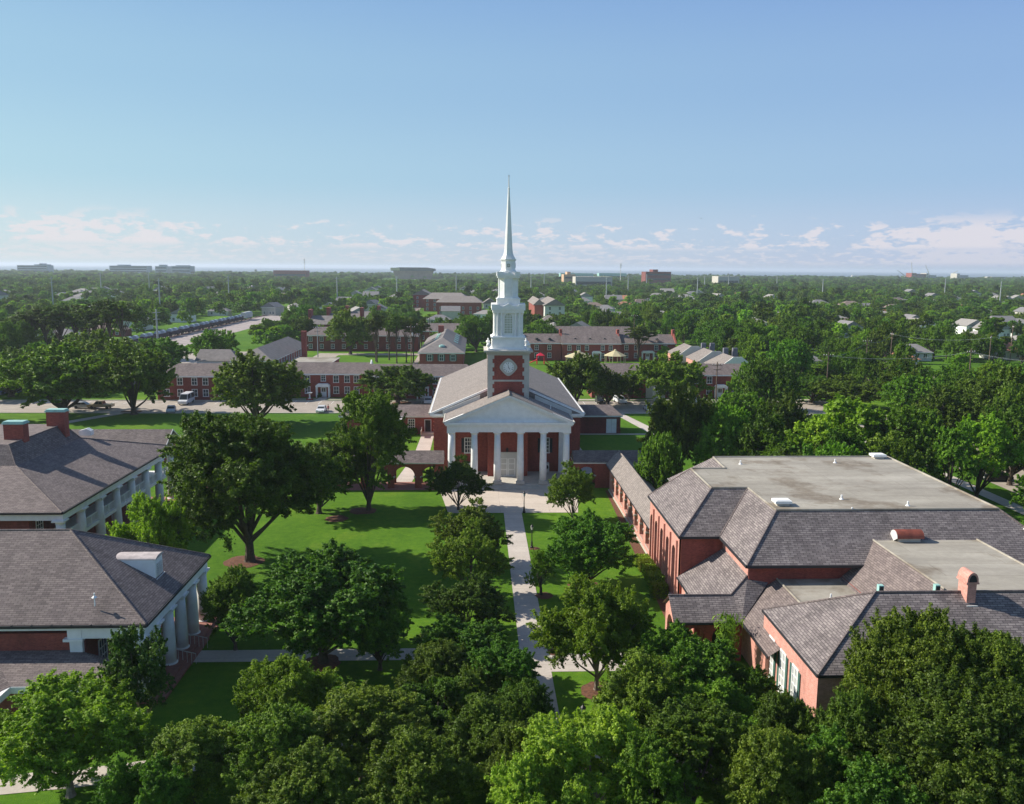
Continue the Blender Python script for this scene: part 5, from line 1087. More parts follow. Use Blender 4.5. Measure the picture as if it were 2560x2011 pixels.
for k, yy in enumerate([cys[i] - 2.26 for i in range(7)]):
    window(h2, -44.99, yy, .6, 1.3, 2.6, 'E', 3, 4); window(h2, -44.99, yy, 4.5, 1.2, 1.9, 'E', 3, 4)
b = MB(); xw, yw, _ = onY(215, 1066, 111.5); b.prism([(xw - .75, 111, 10.4), (xw + .75, 111, 10.4), (xw + .75, 111, 11.0), (xw + .2, 111, 11.3), (xw - .75, 111, 11.0)], (0, .9, 0)); tag(b.build('roof_vent', W), 'white hooded vent behind the chimneys of the long columned hall', 'roof vent')
# brick outbuilding beyond it, with a round-topped louvre in its gable
ob = thing('gabled_outbuilding', 'small red brick gabled building beyond the long columned hall', 'building', (-60, 144.9, 0))
b = MB(); b.box(-85, -50.9, 141.5, 148.3, 0, 2.75); b.prism([(-50.9, 141.5, 2.75), (-50.9, 148.3, 2.75), (-50.9, 144.9, 4.7)], (-.3, 0, 0)); b.build('wall', MT['brick'], ob)
b = MB(); b.hip(-85.3, -50.6, 141.1, 148.7, 2.7, 4.9, 'x', 0, 0); b.build('roof', MT['shingle'], ob)
b = MB()
for s in (-1, 1): b.prism([(-50.58, 144.9 + s * 3.85, 2.5), (-50.58, 144.9, 4.72), (-50.58, 144.9, 4.94), (-50.58, 144.9 + s * 3.85, 2.72)], (.06, 0, 0))
b.build('rake_trim', W, ob)
window(ob, -50.88, 144.9, 1.9, .7, 1.3, 'E', 2, 3, None, True)

# ================================================================== dormitories and other campus buildings
def dorm(name, label, xa, xb, ya, depth, ze_, zr_, wins=(), hipL=0, hipR=0, storeys=2, mat='brick', base=0, doors=(), skip=()):
    d = thing(name, label, 'building', ((xa + xb) / 2, ya + depth / 2, 0)); yb = ya + depth
    b = MB(); b.box(xa, xb, ya, yb, 0, ze_); ym = (ya + yb) / 2
    for x_, hh in ((xa, hipL), (xb, hipR)):
        if hh == 0: b.prism([(x_ + (.01 if x_ == xa else -.01), ya, ze_), (x_ + (.01 if x_ == xa else -.01), yb, ze_), (x_ + (.01 if x_ == xa else -.01), ym, zr_ - .25)], (.25 if x_ == xa else -.25, 0, 0))
    b.build('wall', MT[mat], d)
    b = MB(); b.hip(xa - .3, xb + .3, ya - .5, yb + .5, ze_, zr_, 'x', hipL, hipR); b.build('roof', MT['shingle'], d)
    b = MB(); b.box(xa - .3, xb + .3, ya - .52, ya - .3, ze_ - .3, ze_ - .01); b.box(xa - .3, xb + .3, ya - .3, ya - .001, ze_ - .12, ze_ - .02); b.build('fascia', W, d)
    for k in range(storeys):
        for x in wins: window(d, x, ya - .01, 1.0 + k * 2.75, 1.15, 1.6, 'S', 2, 2)
    for (x, w_, st) in doors:
        b = MB(); b.box(x - .7, x + .7, ya - .06, ya - .011, .1, 2.5); dd = b.build('door', W, d); b = MB(); b.box(x - .45, x - .05, ya - .075, ya - .061, 1.4, 2.3); b.box(x + .05, x + .45, ya - .075, ya - .061, 1.4, 2.3); b.build('pane', MT['glass'], dd)
        b = MB(); b.box(x - w_ / 2, x + w_ / 2, ya - 1.6, ya - .01, 2.75, 3.1)
        for sx in (-1, 1): b.cbox(x + sx * (w_ / 2 - .2), ya - 1.4, .1, 2.75, .28, .28); b.cbox(x + sx * (w_ / 2 - .2), ya - .12, .1, 2.75, .28, .2)
        if st: b.prism([(x - w_ / 2, ya - 1.6, 3.1), (x + w_ / 2, ya - 1.6, 3.1), (x + w_ / 2 - .5, ya - 1.6, 3.5), (x - w_ / 2 + .5, ya - 1.6, 3.5)], (0, 1.59, 0))
        b.build('porch', W, d)
    return d
dl = dorm('dormitory', 'two storey brick dormitory with white columned doorway left of the church', -47.5, -26.4, 214, 9.5, 5.9, 8.2, [-41.4, -34.4, -31.7, -29.4], 0, 0, doors=[(-37.5, 3.4, True)])
window(dl, -37.5, 213.99, 4.1, 1.0, 1.7, 'S', 2, 3, None, True)
dorm('dormitory', 'two storey brick dormitory with flat topped porch close behind the church roof at left', -26.1, 0.5, 211.6, 9.5, 5.7, 8.1, [-24.2, -21.4, -18.6, -15.9, -9.8, -6.6], 0, 3, doors=[(-12.9, 3.0, False)])
dorm('dormitory', 'dark brick dormitory half hidden by oaks at the far left of the street', -76, -47.8, 208.8, 10, 5.9, 8.4, [-73.8, -70.6, -67.2, -64.6, -61, -57], 4, 0, mat='brick_dark')
b = MB(); b.prism([(-26.35, 213.2, 5.9), (-26.35, 224.2, 5.9), (-26.35, 218.7, 8.9)], (.3, 0, 0)); b.build('parapet', W, dl)
dr_ = dorm('dormitory', 'right hand brick dormitory with columned door beside the utility pole', 29.0, 71.5, 213.8, 9.5, 5.9, 8.2, [34, 37.5, 48.5, 51.8, 55.2, 58.6, 61.9 + 3.2, 68.0], 3, 0, doors=[(61.4, 3.0, True)])
for x in (61.4, 58.6): pass
b = MB(); b.prism([(71.2, 213.0, 5.9), (71.2, 224.0, 5.9), (71.2, 218.5, 9.0)], (.35, 0, 0)); b.build('parapet', W, dr_)
b = MB(); b.box(42.6, 47.4, 213.2, 213.79, 0, 6.4); arc_ = b.build('entrance_bay', MT['offwhite'], dr_)
window(dr_, 45.0, 213.19, 3.3, 1.9, 2.6, 'S', 3, 4, None, True)
b = MB(); b.box(44.2, 45.8, 213.12, 213.19, .1, 2.6); b.build('door', W, dr_)
# statue on a pedestal by the entrance bay, urn on a brick base by the left dormitory
def statue(label, x, y, h):
    st = thing('statue', label, 'statue', (x, y, 0)); b = MB(); b.lathe(0, 0, [(.42, 0), (.42, .5), (.3, .55), (.3, 1.0), (.38, 1.1)], 4, math.pi / 4); b.build('pedestal', W, st, off=(0, 0, 0))
    b = MB(); k = h / 3; b.lathe(0, 0, [(.30, 1.1), (.34, 1.3), (.24, 1.9 * k + .3), (.29, 2.3 * k + .2), (.12, 2.45 * k + .25), (.15, 2.62 * k + .3), (.10, 2.8 * k + .3)], 10); b.tube((.22, 0, 2.2 * k + .2), (.34, -.2, 1.8), .07, .05); b.tube((-.22, 0, 2.2 * k + .2), (-.3, -.22, 1.8), .07, .05); b.build('figure', W, st, off=(0, 0, 0))
statue('white robed statue on a pedestal before the right dormitory entrance', 44.0, 209.6, 3.2)
us = thing('garden_urn', 'white stone birdbath on a red brick base by the left dormitory lawn', 'birdbath', (U(560 + 697 / 3.197, 620 + 1208 / 3.197)[0], 209.4, 0))
b = MB(); b.lathe(0, 0, [(.9, 0), (.9, .4)], 14); b.build('brick_base', MT['brick'], us, off=(0, 0, 0)); b = MB(); b.lathe(0, 0, [(.35, .4), (.18, .6), (.16, 1.5), (.65, 1.75), (.68, 1.9)], 14); b.build('basin', W, us, off=(0, 0, 0))
# gymnasium-like hipped building with tall chimney
gm = thing('hipped_building', 'long brick building with grey hipped roof and one tall brick chimney beyond the street', 'building', (-63, 270, 0))
b = MB(); b.box(-68.5, -57.6, 247, 297, 0, 5.4); b.build('wall', MT['brick'], gm)
b = MB(); b.hip(-69.2, -57.0, 246, 298, 5.5, 8.6, 'y', 7.5, 3); b.build('roof', MT['shingle_far'], gm)
b = MB(); b.ring(-69.1, -57.1, 246.1, 297.9, 5.2, 5.49, .3); b.build('fascia', W, gm)
for k in range(12): window(gm, -57.59, 252 + k * 3.6, 2.9, 1.2, 1.9, 'E', 2, 3)
b = MB(); b.cbox(-54.0, 275.6, 0, 11.7, 1.5, 1.5); b.cbox(-54.0, 275.6, 11.7, 11.85, 1.7, 1.7); b.build('chimney', MT['brick'], gm)
ga = thing('garage_wing', 'grey roofed white walled wing left of the tall chimney building', 'building', (-76, 262, 0)); b = MB(); b.box(-82, -70, 258, 268, 0, 4.2); b.build('wall', W, ga); b = MB(); b.hip(-82.5, -69.5, 257.4, 268.6, 4.3, 7.2, 'x', 0, 4); b.build('roof', MT['shingle_far'], ga)
gf = thing('flat_wing', 'low flat roofed brick wing below the tall chimney', 'building', (-49, 262, 0)); b = MB(); b.box(-55.2, -42.6, 258.5, 272, 0, 3.7); b.build('wall', MT['brick'], gf); b = MB(); b.box(-55.5, -42.3, 258.2, 272.3, 3.7, 3.95); b.build('parapet', MT['lime'], gf); b = MB(); b.box(-55.2, -42.6, 258.5, 272, 3.951, 3.97); b.build('flat_roof', MT['flat'], gf)
window(gf, -53.4, 258.4, .9, 1.2, 1.6); window(gf, -50, 258.4, .9, 1.2, 1.6)
# hip roofed house with skylights
hs_ = thing('brick_house', 'brick house with steep hipped roof, green shutters and teal skylights left of the steeple', 'house', (-10.8, 290, 0))
b = MB(); b.box(-17.6, -3.9, 272, 330, 0, 5.4); b.build('wall', MT['brick'], hs_)
b = MB(); b.hip(-18.2, -3.3, 271.3, 331, 5.5, 9.4, 'y', 13, 5); b.build('roof', MT['shingle_far'], hs_); b = MB(); b.ring(-18.1, -3.4, 271.4, 330.9, 5.2, 5.49, .3); b.build('fascia', W, hs_)
for x in (-14.4, -10.75, -7.1): window(hs_, x, 271.99, 3.0, 1.2, 1.9, 'S', 2, 2, 'green')
def slope_pt(x, y): return 5.5 + (x + 18.2) / 7.45 * 3.9 if x < -10.75 else 5.5 + (-3.3 - x) / 7.45 * 3.9
for i in range(5):
    for xx in (-13.2, -6.6):
        y = 289 + i * 7.5; s = 1 if xx < -10.75 else -1
        b = MB(); za = slope_pt(xx - .7, y) + .08; zb = slope_pt(xx + .7, y) + .08; b.prism([(xx - .7, y, za), (xx + .7, y, zb), (xx + .7, y + 3.4, zb), (xx - .7, y + 3.4, za)], (0, 0, .1)); b.build('skylight', MT['copper'], hs_)
b = MB(); b.lathe(-10.75, 276.5, [(1.0, 6.9), (.9, 7.5), (.1, 7.7)], 12); b.build('eyebrow_dormer', MT['copper'], hs_)
b = MB(); b.cbox(-12.6, 318, 7, 11.0, 2.0, 1.6); b.build('chimney', MT['brick'], hs_)
# long dark dormitory behind the pines
dd_ = dorm('dormitory', 'long shaded dormitory behind the pines', -66, -22, 334, 12, 6.0, 8.8, [-63 + 4.2 * k for k in range(10)], 5, 5, mat='brick_dark')
dorm('long_low_building', 'long low grey roofed building beyond the pines beside the steeple', -42, -3, 378, 14, 4.6, 7.6, [-38 + 5 * k for k in range(7)], 0, 0, storeys=1)
# townhouse row with stepped chimneys, left
th = thing('townhouse_row', 'distant brick townhouses with stepped gables and chunky chimneys behind the left trees', 'building', (-62, 425, 0))
for k, (x, y) in enumerate([(-71, 396), (-66, 416), (-60, 436)]):
    b = MB(); b.box(x - 5, x + 11, y, y + 17, 0, 6); b.prism([(x - 5.2, y - .3, 6), (x - 5.2, y + 17.3, 6), (x - 5.2, y + 8.5, 10)], (.5, 0, 0)); b.cbox(x - 4.9, y + 8.5, 6, 12.4, 1.4, 5.5); b.cbox(x + 11, y + 8.5, 6, 12.4, 1.4, 5.5); b.build('wall', MT['brick'], th)
    b = MB(); b.hip(x - 4.6, x + 10.6, y - .4, y + 17.4, 6.02, 9.6, 'x', 0, 0); b.build('roof', MT['shingle_far'], th)
# long dormitory row on the right, back row behind
d9 = dorm('dormitory', 'long two storey brick dormitory on the far side of the courtyard right of the steeple', 14.0, 30.0, 302.5, 11, 6.1, 9.0, [17.5, 21.3, 25.8], 0, 0)
d10 = dorm('dormitory', 'long two storey brick dormitory with white doorway behind the gazebos', 30.2, 50.6, 301.2, 11, 6.1, 9.0, [32.7, 35.9, 38.8, 44.4, 47.2], 0, 0, doors=[(42.2, 3.2, True)])
d11 = dorm('dormitory', 'set back dormitory with white stair right of the courtyard pine', 50.8, 70.4, 303, 11, 6.1, 8.9, [53, 56.5, 63.6, 66.8], 0, 0, doors=[(60.6, 4.4, True)])
for dq, xs2 in ((d9, (14.0, 29.9)), (d10, (50.3,)), (d11, (70.2,))):
    for xx in xs2:
        b = MB(); b.prism([(xx, 301.8, 6.1), (xx, 313.8, 6.1), (xx, 307.8, 9.9)], (.5, 0, 0)); b.cbox(xx + .25, 307.8, 8.4, 10.6, .9, 1.8); b.build('parapet', MT['brick'], dq)
dorm('dormitory', 'rear dormitory roof line showing above the courtyard dormitories', 29.5, 61, 338, 11, 6.4, 9.3, [], 0, 0)
for (xx, dq) in ((16.6, d9), (21.5, d9), (26.0, d9), (35, d10), (40.2, d10), (45.4, d10), (64, d11)):
    b = MB(); b.prism([(xx - .7, 303.4, 7.35), (xx + .7, 303.4, 7.35), (xx, 303.4, 7.9)], (0, 1.2, 0)); b.build('eyebrow_dormer', MT['shutdark'], dq)
# gazebos and playground
def gazebo(label, x, y, s):
    g = thing('gazebo', label, 'gazebo', (x, y, 0)); b = MB(); n = 8
    b.lathe(0, 0, [(3.9 * s, 2.75), (4.0 * s, 2.7), (0.5 * s, 4.4), (0.5 * s, 4.6), (0.02, 4.9)], n, math.pi / 8); b.build('roof', MT['tan'], g, off=(0, 0, 0))
    for k in range(n):
        b = MB(); a = math.pi / 8 + k * math.pi / 4; b.cbox(3.5 * s * math.cos(a), 3.5 * s * math.sin(a), 0, 2.8, .22, .22); b.build('post', MT['tan'], g, off=(0, 0, 0))
gazebo('tan roofed octagonal gazebo on the courtyard green, right of the two', 47.6, 293.5, 1.0); gazebo('larger tan roofed gazebo partly behind the dark oak', 34.6, 289, 1.25)
pg = thing('playground', 'bright red playground set beside the clock tower', 'playground', (21.2, 290, 0))
b = MB()
for sx in (-1, 1):
    for sy in (-1, 1): b.tube((sx * 1.2 + .6, sy * 1.1, 0), (sx * 1.2 + .6, sy * 1.1, 3.0), .12)
b.lathe(.6, 0, [(1.9, 3.0), (.1, 3.9)], 4, math.pi / 4); b.build('tower', MT['redplastic'], pg, off=(0, 0, 0))
b = MB(); b.prism([(-.6, -.5, 1.4), (-3.4, -.5, .2), (-3.4, -.5, .4), (-.6, -.5, 1.7)], (0, 1.0, 0)); b.prism([(1.8, -.5, 1.4), (3.6, -.5, .1), (3.6, -.5, .35), (1.8, -.5, 1.7)], (0, 1.0, 0)); b.build('slide', MT['redplastic'], pg, off=(0, 0, 0))
# townhouses with stepped grey chimneys, right of the courtyard
for k, (xa, ya) in enumerate([(64.0, 272.5), (66.2, 255.5), (67.5, 238.5)]):
    tn = thing('townhouse', ['farthest pink walled townhouse with twin grey chimneys', 'middle pink walled townhouse between two pairs of grey chimneys', 'nearest white gabled townhouse of the stepped row'][k], 'house', (xa + 5, ya + 7, 0))
    b = MB(); b.box(xa, xa + 11, ya, ya + 14, 0, 4.6); b.build('wall', MT['brick_pink'], tn)
    b = MB(); b.hip(xa - .3, xa + 11.3, ya - .3, ya + 14.3, 4.7, 7.6, 'y', 0, 0); b.build('roof', MT['shingle_light'], tn)
    b = MB(); b.prism([(xa - .1, ya - .35, 2.2), (xa + 11.1, ya - .35, 2.2), (xa + 11.1, ya - .35, 4.7), (xa + 7.6, ya - .35, 7.2), (xa + 6.8, ya - .35, 7.9), (xa + 4.2, ya - .35, 7.9), (xa + 3.4, ya - .35, 7.2), (xa - .1, ya - .35, 4.7)], (0, .3, 0)); b.build('gable_parapet', W if k == 2 else MT['offwhite'], tn)
    if k < 2:
        for q in (0, 1): b = MB(); b.cbox(xa + 8.2 + q * 2.8, ya - .4, 4.5, 8.9, 1.4, 1.2); b.build('chimney', plain('grey_chimney', (.17, .17, .2), .8, .1, 1), tn)
# far red apartments both sides of the steeple
def apt(label, xa, xb, ya, yb, ze_, zr_, wall, axis='x', wins=True):
    a = thing('apartment_block', label, 'building', ((xa + xb) / 2, (ya + yb) / 2, 0)); b = MB(); b.box(xa, xb, ya, yb, 0, ze_); b.build('wall', MT[wall], a)
    b = MB(); b.hip(xa - 1, xb + 1, ya - 1, yb + 1, ze_ + .02, zr_, axis, 0 if axis == 'y' else 6, 0 if axis == 'y' else 6); b.build('roof', MT['shingle_light'], a)
    if axis == 'y': b = MB(); b.prism([(xa, ya - .1, ze_), (xb, ya - .1, ze_), ((xa + xb) / 2, ya - .1, zr_ - .3)], (0, .3, 0)); b.build('gable', MT[wall], a)
    if wins:
        n = max(2, int((xb - xa) / 5))
        for k in range(n):
            for s in range(int(ze_ / 3)): window(a, xa + (k + .5) * (xb - xa) / n, ya - .02, 1 + s * 3, 1.3, 1.7, 'S', 2, 2)
    return a
apt('far red brick apartment block with pale roof left of the steeple', -38, -6, 640, 690, 9, 13, 'brick'); apt('red apartment block with tan bays in front of the larger one', -26, 4, 590, 620, 8.6, 12.5, 'brick')
apt('red gabled block farthest left of the apartment group', -50, -36, 700, 730, 10, 14, 'brick', 'y'); apt('pale gabled end of the apartment block just right of the steeple', 42, 54, 528, 580, 9.5, 13.5, 'offwhite', 'y')
apt('red brick wing of the apartment block just right of the steeple', 36.5, 42, 540, 600, 9.4, 13, 'brick', 'y', False); apt('small dark red roofed shed right of the steeple', 33, 44, 452, 466, 3, 7.5, 'brick_dark', 'x', False)
apt('pale house between apartments and steeple', 6, 16, 690, 705, 4, 8, 'offwhite', 'y'); apt('white columned building far left above the trees', -395, -350, 640, 670, 9, 16, 'offwhite', 'x'); apt('long metal roofed shed behind the tall pines at left', -150, -118, 236, 246, 3.2, 4.6, 'offwhite', 'x', False) if False else None

# ================================================================== houses between the trees
def house_proto(wallc, roofc, w, d, h, rise, axis):
    r = bpy.data.objects.new('house', None); b = MB(); b.box(-w / 2, w / 2, -d / 2, d / 2, 0, h)
    if axis == 'g': b.prism([(-w / 2, -d / 2, h), (w / 2, -d / 2, h), (0, -d / 2, h + rise * .92)], (0, .2, 0))
    parts = [('wall', b.mesh('house_wall', MT[wallc] if isinstance(wallc, str) else wallc))]
    b = MB(); b.hip(-w / 2 - .5, w / 2 + .5, -d / 2 - .5, d / 2 + .5, h + .01, h + rise, 'y' if axis == 'g' else 'x', 0 if axis == 'g' else None, 0 if axis == 'g' else None); parts.append(('roof', b.mesh('house_roof', roofc)))
    b = MB(); b.box(-w / 2 - .45, w / 2 + .45, -d / 2 - .52, -d / 2 - .4, h - .22, h); parts.append(('fascia', b.mesh('house_fascia', W)))
    b = MB()
    wm = []
    for k in (-.3, .12, .33): wm.append((k * w, 1.0))
    return parts, wm, d
roofs = [plain('roof_grey', (.21, .20, .20), .9, .15, 1), plain('roof_brown', (.23, .17, .14), .9, .15, 1), plain('roof_pale', (.29, .27, .25), .9, .12, 1), plain('roof_terracotta', (.40, .17, .10), .9, .15, 1), plain('roof_blue', (.12, .2, .42), .8, .1, 1)]
KINDS_ = [house_proto('offwhite', roofs[0], 13, 9, 3.1, 2.6, 'h'), house_proto('brick', roofs[1], 15, 10, 3.0, 2.8, 'h'), house_proto('white', roofs[2], 11, 12, 4.6, 3.2, 'g'), house_proto('offwhite', roofs[3], 13, 10, 3.2, 2.8, 'h'), house_proto('lime', roofs[0], 10, 11, 5.4, 3.0, 'g'), house_proto('white', roofs[2], 14, 10, 3.3, 2.4, 'h')]
HL = ['cream house with grey hipped roof among the trees', 'red brick house with brown hipped roof among the trees', 'white gabled house with pale roof among the trees', 'cream house with terracotta roof among the trees', 'tall tan gabled house with grey roof among the trees', 'white bungalow with pale hipped roof among the trees']
rhh = random.Random(3)
for (x, y) in HSPOTS:
    k = rhh.choices(range(6), [5, 3, 3, 1.2, 3, 4])[0]; parts, wm, dd = KINDS_[k]
    h = thing('house', HL[k], 'house', (x, y, 0), rhh.choice([0, 0, math.pi / 2, -.3, .35]), 'houses scattered among the trees'); s = 1.0 if y < 700 else 1.2; h.scale = (s, s, s)
    for nm_, me in parts: link(nm_, me, h)
    if y < 620:
        for (wx, wz) in wm:
            key = (1.15, 1.6, 2, 2, None, False, 'glass', 'white'); o = link('window', WIN[key][0], h, (wx, -dd / 2 - .01, wz)); link('pane', WIN[key][1], o)

for (px, py, k, lb) in ((2115, 846, 4, 'tall grey gabled house seen through a gap in the right hand trees'), (2510, 897, 3, 'low house with reddish roof near the right edge'), (2420, 836, 2, 'white house in a gap left of the right edge'), (2543, 842, 5, 'pale roofed bungalow at the right edge')):
    x, y, _ = U(px, py); parts, wm, dd = KINDS_[k]; h = thing('house', lb, 'house', (x, y, 0), .1)
    for nm_, me in parts: link(nm_, me, h)
    for (wx, wz) in wm: o = link('window', WIN[key][0], h, (wx, -dd / 2 - .01, wz)); link('pane', WIN[key][1], o)
# ================================================================== street lamps on the quadrangle
def lamp_post(label, x, y):
    l = thing('lamp_post', label, 'lamp post', (x, y, 0), group='lamp posts along the walk')
    b = MB(); b.lathe(0, 0, [(.19, 0), (.19, .25), (.12, .35), (.1, .8), (.055, .95), (.045, 2.15), (.08, 2.2), (.05, 2.26)], 10); b.build('post', MT['iron'], l, off=(0, 0, 0))
    b = MB(); b.lathe(0, 0, [(.10, 2.27), (.17, 2.62)], 6); lg = b.build('lantern', MT['lampglass'], l, off=(0, 0, 0)); b = MB(); b.lathe(0, 0, [(.21, 2.62), (.19, 2.67), (.06, 2.82), (.03, 2.95)], 6)
    for k in range(6): a = k * math.pi / 3; b.tube((.105 * math.cos(a), .105 * math.sin(a), 2.27), (.175 * math.cos(a), .175 * math.sin(a), 2.62), .012, None, 4)
    b.build('lantern_cap', MT['iron'], lg, off=(0, 0, 0)); return l
for lb, (x, y) in zip(('black lamp post at the corner of the church plaza', 'black lamp post on the grass right of the walk below the plaza', 'black lamp post under the small lopsided tree', 'black lamp post at the crossing of the two paths', 'nearest black lamp post in its mulch bed'), [(6.42, 111), (6.5, 96.2), (6.5, 81.7), (6.6, 69.0), (7.3, 54.6)]): lamp_post(lb, x, y)
b = MB(); b.box(6.25, 6.85, 54.4, 54.75, .1, .22); b.box(6.3, 6.8, 54.45, 54.7, .22, .25); tag(b.build('plaque', MT['lime']), 'small stone plaque in the mulch beside the nearest lamp post', 'plaque')
# ================================================================== cars
CARM = {}
def car(label, x, y, rz, colour, kind='suv', group=None):
    if kind not in CARM:
        L_, Wd, H1, H2 = {'suv': (4.6, 1.85, .95, 1.7), 'sedan': (4.6, 1.78, .82, 1.42), 'van': (6.0, 2.0, 1.15, 2.5), 'pickup': (5.4, 1.9, .98, 1.75)}[kind]
        hx = L_ / 2
        if kind == 'sedan': bodyp = [(-hx, .3), (-hx, .72), (-hx + .15, .85), (-hx + .8, .9), (hx - 1.2, .86), (hx - .15, .7), (hx, .55), (hx, .3)]; cab = [(-hx + .7, .88), (-hx + 1.3, H2 - .03), (hx - 2.1, H2), (hx - 1.25, .86)]
        elif kind == 'van': bodyp = [(-hx, .35), (-hx, 1.2), (hx - .9, 1.2), (hx - .1, .95), (hx, .7), (hx, .35)]; cab = [(-hx, 1.2), (-hx + .05, H2), (hx - 1.6, H2), (hx - .9, 1.2)]
        elif kind == 'pickup': bodyp = [(-hx, .45), (-hx, 1.05), (hx - 1.3, 1.05), (hx - .1, .98), (hx, .8), (hx, .4)]; cab = [(-hx + 1.9, 1.05), (-hx + 2.1, H2), (hx - 2.0, H2), (hx - 1.4, 1.05)]
        else: bodyp = [(-hx, .35), (-hx, .95), (-hx + .1, 1.02), (hx - 1.2, 1.02), (hx - .15, .88), (hx, .7), (hx, .35)]; cab = [(-hx + .08, 1.02), (-hx + .35, H2 - .02), (hx - 2.1, H2), (hx - 1.25, 1.02)]
        w2 = Wd / 2; b = MB(); b.prism([(a, -w2, z) for a, z in bodyp], (0, Wd, 0)); i = len(b.v); n = len(cab)
        inn = .16
        for s in (-1, 1):
            for j, (a, z) in enumerate(cab): b.v.append((a, s * (w2 - (0.03 if z < 1.25 and j in (0, n - 1) else inn)), z))
        b.f += [tuple(range(i, i + n)), tuple(range(i + n, i + 2 * n))[::-1]] + [(i + j, i + (j + 1) % n, i + n + (j + 1) % n, i + n + j) for j in range(n)]
        g = MB(); zlo, zhi = cab[0][1] + .06, H2 - .14
        def at(z, e):   # x along the cabin edge at height z
            (a0, z0), (a1, z1) = (cab[0], cab[1]) if e == 0 else (cab[3], cab[2]); return a0 + (a1 - a0) * (z - z0) / (z1 - z0)
        for s in (-1, 1):
            def sy(z): return s * (w2 - .03 - (inn - .03) * (z - cab[0][1]) / (H2 - cab[0][1]) + .008)
            xa0, xa1, xb0, xb1 = at(zlo, 0) + .12, at(zhi, 0) + .12, at(zlo, 1) - .15, at(zhi, 1) - .1
            for (u0, u1) in ((0, .47), (.53, 1)):
                f0 = lambda u, a, c: a + (c - a) * u
                g.poly((f0(u0, xa0, xb0), sy(zlo), zlo), (f0(u1, xa0, xb0), sy(zlo), zlo), (f0(u1, xa1, xb1), sy(zhi), zhi), (f0(u0, xa1, xb1), sy(zhi), zhi))
        for e, sg in ((0, -1), (1, 1)):
            g.poly((at(zlo, e) + sg * .012, -w2 + .14, zlo), (at(zlo, e) + sg * .012, w2 - .14, zlo), (at(zhi, e) + sg * .012, w2 - .24, zhi), (at(zhi, e) + sg * .012, -w2 + .24, zhi))
        wh = MB(); wh.tube((0, -.11, 0), (0, .11, 0), .34, None, 16); wh.tube((0, -.12, 0), (0, .12, 0), .19, None, 10)
        hl_ = MB(); hl_.box(0, .03, -.2, .2, -.07, .07)
        CARM[kind] = (b, g, wh.mesh('wheel', MT['tyre']), hl_.mesh('headlight', MT['lampglass']), L_, Wd)
    b, g, wh, hl_, L_, Wd = CARM[kind]; c = thing('parked_car', label, 'van' if kind == 'van' else 'car', (x, y, .02), rz, group)
    link('body', b.mesh('car_body', colour), c); link('windows', g.mesh('car_windows', MT['glass']), c)
    for sx in (-1, 1):
        for sy in (-1, 1): link('wheel', wh, c, (sx * L_ * .31, sy * (Wd / 2 - .1), .34))
    for sy in (-1, 1): link('headlight', hl_, c, (L_ / 2, sy * (Wd / 2 - .3), .68 if kind != 'van' else .85))
    return c
def paint(name, c): return plain(name, c, .3, .04, 1)
pw, pk, pb, ps, pt_, pr = paint('paint_white', (.72, .73, .74)), paint('paint_black', (.02, .022, .025)), paint('paint_blue', (.05, .11, .3)), paint('paint_silver', (.45, .47, .5)), paint('paint_tan', (.42, .33, .2)), paint('paint_red', (.5, .02, .03))
G = 'cars parked along the street'
car('silver car at the kerb of the far left lawn', -67, 191.6, -math.pi / 2 + .25, ps, 'sedan', G); car('white passenger van with dark windows by the dark dormitory', -67.6, 203.6, -math.pi / 2, pw, 'van', G)
car('pale blue car on the street behind the huge live oak', -88.2, 197.0, .1, ps, 'sedan', G); car('tan pickup truck beside the pale blue car', -84.2, 196.4, math.pi, pt_, 'pickup', G)
car('white car facing the lawn with a person in red beside it', -34.2, 191.9, -math.pi / 2, pw, 'sedan', G); car('white hatchback parked by the oak in front of the left dormitory', -11.2, 204.6, math.pi / 2, pw, 'suv', G)
car('white suv parked across the street right of the church', 34.8, 205.6, -math.pi / 2 + .2, pw, 'suv', G); car('black suv in the shade right of the church', 29.9, 205.4, -math.pi / 2, pk, 'suv', G)
car('silver car with dark glass at the near kerb right of the church', 39.5, 194.6, math.pi / 2, ps, 'sedan', G); car('black car parked at the right edge on the side street', 80.6, 128.0, math.pi, pk, 'sedan', G)
car('white car behind the right hand live oak', 52.3, 205.0, -math.pi / 2, pw, 'suv', G); car('dark pickup under the trees of the side road', 86.5, 211.5, 0, pk, 'pickup', G)
car('white pickup on the courtyard drive beyond the left dormitory', -40.5, 276.0, -math.pi / 2, pw, 'pickup', G); car('red car behind the left dormitory parapet', -27.2, 262.0, 0, pr, 'sedan', G)
car('blue car at the left edge of the picture', -116, 219.5, 0, pb, 'sedan', G); car('white car at the left edge above the blue one', -118, 227, 0, pw, 'suv', G); car('dark car at the left edge beside the oaks', -112, 234, 0, pk, 'sedan', G)
car('white suv in the car park below the railway', -96, 268, .4, pw, 'suv', G); car('silver car in the car park below the railway', -92, 274, .4, ps, 'sedan', G); car('black trailer like van in the car park below the railway', -116, 306, 0, pk, 'van', G); car('white truck in the car park near the ballast', -108, 303, 0, pw, 'pickup', G)
